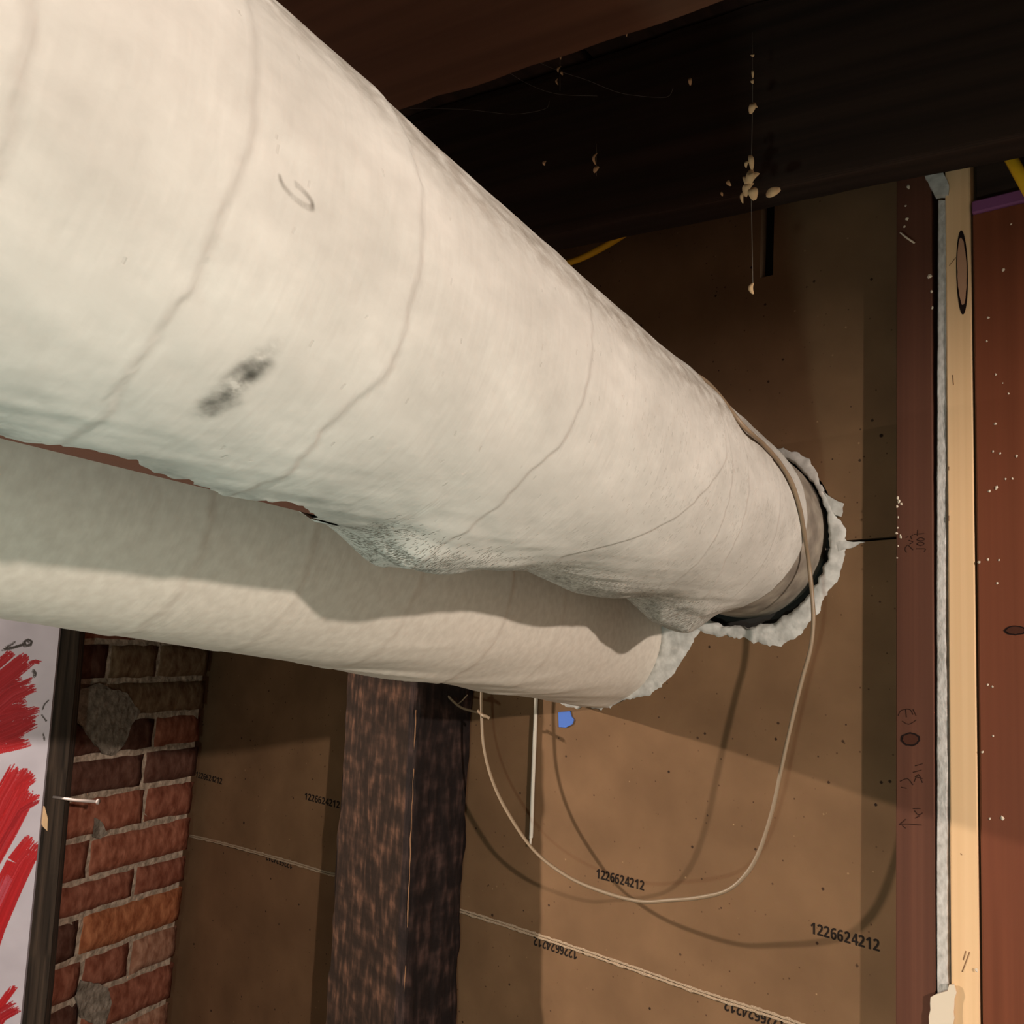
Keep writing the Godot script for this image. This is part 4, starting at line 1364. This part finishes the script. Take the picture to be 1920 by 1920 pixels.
# ---------------------------------------------------------------- wires and small things
func small_things() -> void:
	# the wire: lies over the upper pipe near its end, then hangs in a loop
	var pts := []
	pts = [up_pipe.at(0.40, 18.0, up_pipe.r + 0.004), up_pipe.at(0.385, 36.0, up_pipe.r + 0.004)]
	for p in [[1392, 797], [1430, 832], [1462, 868], [1484, 905], [1499, 950], [1508, 1000]]:
		pts.append(up_pipe.hit(EYE, ray(p[0], p[1]), 0.0035))
	var w := ZW + 0.085
	for p in [[1517, 1060], [1523, 1120], [1525, 1165], [1520, 1215], [1505, 1270], [1492, 1322], [1475, 1395], [1462, 1455], [1448, 1520], [1424, 1595], [1398, 1640], [1362, 1670], [1310, 1683], [1255, 1688], [1200, 1690], [1130, 1672], [1062, 1642], [1000, 1593], [950, 1520], [922, 1460], [907, 1400], [903, 1340], [903, 1290], [908, 1250]]:
		pts.append(onz(p[0], p[1], w))
	var o := put("wire_loop", tube_mesh(smooth(pts, 8), 0.0027, 8, 0.12), M.wire)
	tag(o, "long tan wire looping from the upper pipe down in front of the fiberboard", "wire")
	o.set_meta("label", "long tan wire looping from the upper pipe down in front of the fiberboard")
	pts = []
	for p in [[822, 1262], [828, 1285], [840, 1305], [862, 1325], [885, 1333], [905, 1338]]:
		pts.append(onz(p[0], p[1], w - 0.01))
	var wt := thing("tie_wire", "short twisted wire end tied to the hanging loop beside the post", "wire")
	put("strand", tube_mesh(smooth(pts, 6), 0.0022, 7), M.wire, wt)
	put("knot", tube_mesh(smooth([onz(897, 1333, w - 0.004), onz(905, 1341, w + 0.004), onz(913, 1344, w + 0.002), onz(918, 1347, w)], 4), 0.003, 7, 0.4), M.wire, wt)
	put("tail", tube_mesh([onz(858, 1321, w - 0.01), onz(868, 1312, w - 0.004), onz(876, 1303, w)], 0.0012, 6), M.wire, wt)
	# white stick
	o = put("white_stick", tube_mesh(smooth([onz(1006, 1285, ZW + 0.006), onz(1003, 1370, ZW + 0.006), onz(999, 1470, ZW + 0.006), onz(996, 1560, ZW + 0.006), onz(995, 1570, ZW + 0.006)], 5), 0.0036, 8, 0.1), M.white_plastic)
	tag(o, "thin white stick hanging upright from under the lower pipe, beside the wire", "stick")
	put("tip", tube_mesh([onz(995, 1569, ZW + 0.006), onz(994, 1587, ZW + 0.006)], 0.0022, 8), M.white_plastic, o)
	# blue tape
	o = put("blue_tape", plate_mesh(pxz([[1048, 1335], [1070, 1333], [1072, 1343], [1077, 1349], [1074, 1358], [1062, 1364], [1049, 1363]], ZW + 0.0005), Vector3(0, 0, 1), 0.002), M.blue)
	tag(o, "small torn scrap of blue tape on the fiberboard below the lower pipe", "tape")
	# yellow cables
	pts = []
	for p in [[1020, 500], [1060, 494], [1095, 482], [1130, 464], [1160, 446], [1185, 428], [1210, 405]]:
		pts.append(onz(p[0], p[1], -1.13))
	o = put("yellow_cable", tube_mesh(smooth(pts, 8), 0.0058, 10), M.yellow)
	tag(o, "yellow sheathed cable bending up behind the black joist beside the upper pipe", "cable")
	var ya := onz(1886, 280, -1.145)
	var yb := onz(1922, 345, -1.145)
	var yc := ya + (yb - ya) * 2.2
	ya = ya - (yb - ya) * 0.5
	o = put("yellow_cable", tube_mesh([ya, (ya + yc) * 0.5, yc], 0.0075, 12), M.yellow)
	tag(o, "yellow cable slanting down over the dark board at the upper right corner", "cable")
	# wood shavings caught on cobweb in front of the joist
	var z := -0.89
	var web := thing("cobweb", "thin dusty cobweb strands hanging in front of the black joist", "cobweb")
	put("strand", tube_mesh([onz(1411, 60, z), onz(1411, 200, z), onz(1408, 345, z), onz(1412, 545, z)], 0.0003, 4), M.web, web)
	for s in [[[990, 108], [1045, 132], [1100, 150], [1155, 172], [1200, 180], [1250, 182], [1262, 165]], [[745, 204], [800, 203], [880, 206], [960, 214], [1020, 205], [1030, 190]], [[950, 133], [980, 152], [1020, 170], [1060, 178], [1120, 180]], [[1050, 100], [1050, 170]], [[1118, 270], [1118, 330]]]:
		var line := []
		for p in s:
			line.append(onz(p[0], p[1], z))
		put("strand", tube_mesh(smooth(line, 4), 0.00028, 4), M.web, web)
	var list := [[1412, 104, 4, 5, 80], [1411, 139, 14, 3, 95], [1412, 153, 7, 4, 85], [1411, 203, 18, 9, 70], [1417, 198, 10, 4, 120], [1408, 305, 24, 6, 100], [1402, 308, 10, 4, 60], [1406, 335, 26, 9, 80], [1413, 338, 22, 10, 50], [1399, 344, 24, 6, 110], [1405, 356, 20, 9, 60], [1412, 364, 20, 11, 105], [1396, 369, 18, 4, 75], [1450, 361, 20, 10, 10], [1368, 343, 12, 5, 110], [1353, 364, 8, 3, 110], [1118, 298, 22, 4, 85], [1118, 318, 13, 7, 40], [1022, 306, 9, 5, 70], [1294, 153, 14, 5, 95], [1049, 130, 12, 4, 60], [1053, 138, 10, 4, 120], [1046, 153, 14, 3, 95], [1051, 108, 9, 3, 100], [1412, 541, 18, 6, 90], [1175, 62, 14, 3, 92], [1265, 28, 10, 3, 90]]
	var says := ["tiny pale dust fleck highest on the straight cobweb strand", "slim pale splinter second from the top of the straight cobweb strand", "short pale splinter third from the top of the straight cobweb strand", "broad flat pale shaving midway up the straight cobweb strand", "thin curl hugging the broad flat shaving midway up the straight strand",
		"upright shaving at the very top of the shaving clump above the slot", "short thin sliver left of the top shaving of the clump", "wide upright shaving in the upper middle of the clump", "broad shaving leaning right at the upper right of the clump", "slim shaving on the upper left side of the clump", "wide shaving in the lower middle of the clump", "rounded shaving at the bottom right of the clump", "thin sliver pointing down at the bottom left of the clump", "curled shaving lying alone to the right of the clump, over the slot",
		"small curl alone to the left of the clump", "tiny sliver lowest and leftmost beside the clump", "upright splinter standing over a fleck, between pipe and clump", "plump fleck just under the upright splinter between pipe and clump", "small fleck closest to the upper pipe, before the black joist", "small splinter alone high up, right of the curved cobweb strand", "upper fleck of the dusty knot under the brown timber edge", "slanting fleck in the dusty knot under the brown timber edge", "lowest thin sliver of the dusty knot under the brown timber edge", "topmost fleck of the dusty knot under the brown timber edge",
		"pale shaving hanging lowest, before the fiberboard under the slot", "upright sliver close under the brown timber edge, left of the higher one", "upright sliver highest of all, against the brown timber edge"]
	for i in list.size():
		var s: Array = list[i]
		var big := 1.25 if i >= 5 and i <= 13 else 1.1
		var sh := put("wood_shaving", shaving_mesh(s[2] * big, s[3] * big * 1.15, s[4], i), M.shaving)
		sh.position = onz(s[0], s[1], z)
		tag(sh, says[i], "shaving", "wood shavings in the cobweb clump" if i >= 5 and i <= 12 else "wood shavings on cobwebs")

func shaving_mesh(len_px: float, wide_px: float, deg: float, sd: int) -> ArrayMesh:
	var k := 0.93 / 1600.0 * 1.2
	var L := len_px * k
	var B := wide_px * k
	var st := begin()
	st.set_smooth_group(0)
	var a := deg_to_rad(deg)
	var d := Vector3(cos(a), sin(a), 0)
	var s := Vector3(-d.y, d.x, 0)
	var n := 8
	var prev := []
	for i in n + 1:
		var f := float(i) / n
		var wv := B * 0.5 * pow(sin(PI * clampf(f * 0.9 + 0.05, 0.0, 1.0)), 0.6)
		var c := d * (f - 0.5) * L + s * sin(f * PI) * L * 0.12 * (1.0 if sd % 2 == 0 else -1.0) + Vector3(0, 0, sin(f * PI) * L * 0.2)
		var th := Vector3(0, 0, 0.0005)
		var ring := [c - s * wv, c + s * wv + Vector3(0, 0, wv * 0.6), c + s * wv + Vector3(0, 0, wv * 0.6) - th, c - s * wv - th]
		if i > 0:
			for q in 4:
				var mid: Vector3 = (ring[0] + ring[2]) * 0.5
				quad(st, prev[q], ring[q], ring[(q + 1) % 4], prev[(q + 1) % 4], (ring[q] + ring[(q + 1) % 4]) * 0.5 - mid)
		prev = ring
	return done(st)

# ---------------------------------------------------------------- the lamps themselves (all outside the picture)
func lathe(profile: Array, at: Vector3, sides := 24) -> ArrayMesh:
	var pts := PackedVector3Array()
	var uvs := PackedVector2Array()
	var mids := PackedVector3Array()
	for p in profile:
		mids.append(at + Vector3(0, p[1], 0))
		for k in sides + 1:
			var a := TAU * (k % sides) / sides
			pts.append(at + Vector3(cos(a) * p[0], p[1], sin(a) * p[0]))
			uvs.append(Vector2(float(k) / sides, p[1]))
	return grid_mesh(profile.size() - 1, sides, pts, uvs, mids)

func lamps() -> void:
	var a := thing("ceiling_bulb", "bare warm bulb in a socket on the ceiling to the right", "lamp")
	put("bulb", lathe([[0.0005, -0.034], [0.018, -0.029], [0.031, -0.01], [0.034, 0.004], [0.029, 0.022], [0.018, 0.042], [0.014, 0.055]], LAMP_A), M.glow_warm, a)
	put("socket", lathe([[0.014, 0.05], [0.02, 0.052], [0.02, 0.09], [0.045, 0.095], [0.045, 0.228], [0.001, 0.23]], LAMP_A), M.white_plastic, a)
	var b := thing("shaded_lamp", "hanging lamp with a dark metal shade to the left", "lamp")
	put("bulb", lathe([[0.0005, -0.028], [0.016, -0.022], [0.026, -0.006], [0.028, 0.006], [0.022, 0.024], [0.013, 0.042]], LAMP_B), M.glow_warm, b)
	put("shade", lathe([[0.098, -0.012], [0.1, -0.011], [0.05, 0.06], [0.022, 0.085], [0.018, 0.11], [0.001, 0.112]], LAMP_B), M.black, b)
	put("cord", tube_mesh([LAMP_B + Vector3(0, 0.11, 0), LAMP_B + Vector3(0, 0.637, 0)], 0.004, 8), M.black, b)
	var c := thing("flash_fill_lamp", "small cool fill lamp added behind the camera in place of a flash", "lamp")  # invented hanging body and cord for the added flash-like fill
	put("lens", lathe([[0.0005, -0.034], [0.02, -0.028], [0.033, -0.008], [0.034, 0.006], [0.026, 0.026]], LAMP_C), M.glow_cool, c)
	put("cap", lathe([[0.027, 0.024], [0.03, 0.026], [0.03, 0.06], [0.006, 0.066], [0.001, 0.067]], LAMP_C), M.grey_metal, c)
	put("cord", tube_mesh([LAMP_C + Vector3(0, 0.065, 0), LAMP_C + Vector3(0, 1.275, 0)], 0.003, 8), M.black, c)

func _ready() -> void:
	rng.seed = 4711
	nz.seed = 5
	nz.noise_type = FastNoiseLite.TYPE_SIMPLEX_SMOOTH
	nz.frequency = 0.01
	nz.fractal_octaves = 2
	stage()
	materials()
	room()
	pipes()
	timbers()
	masonry()
	small_things()
	lamps()
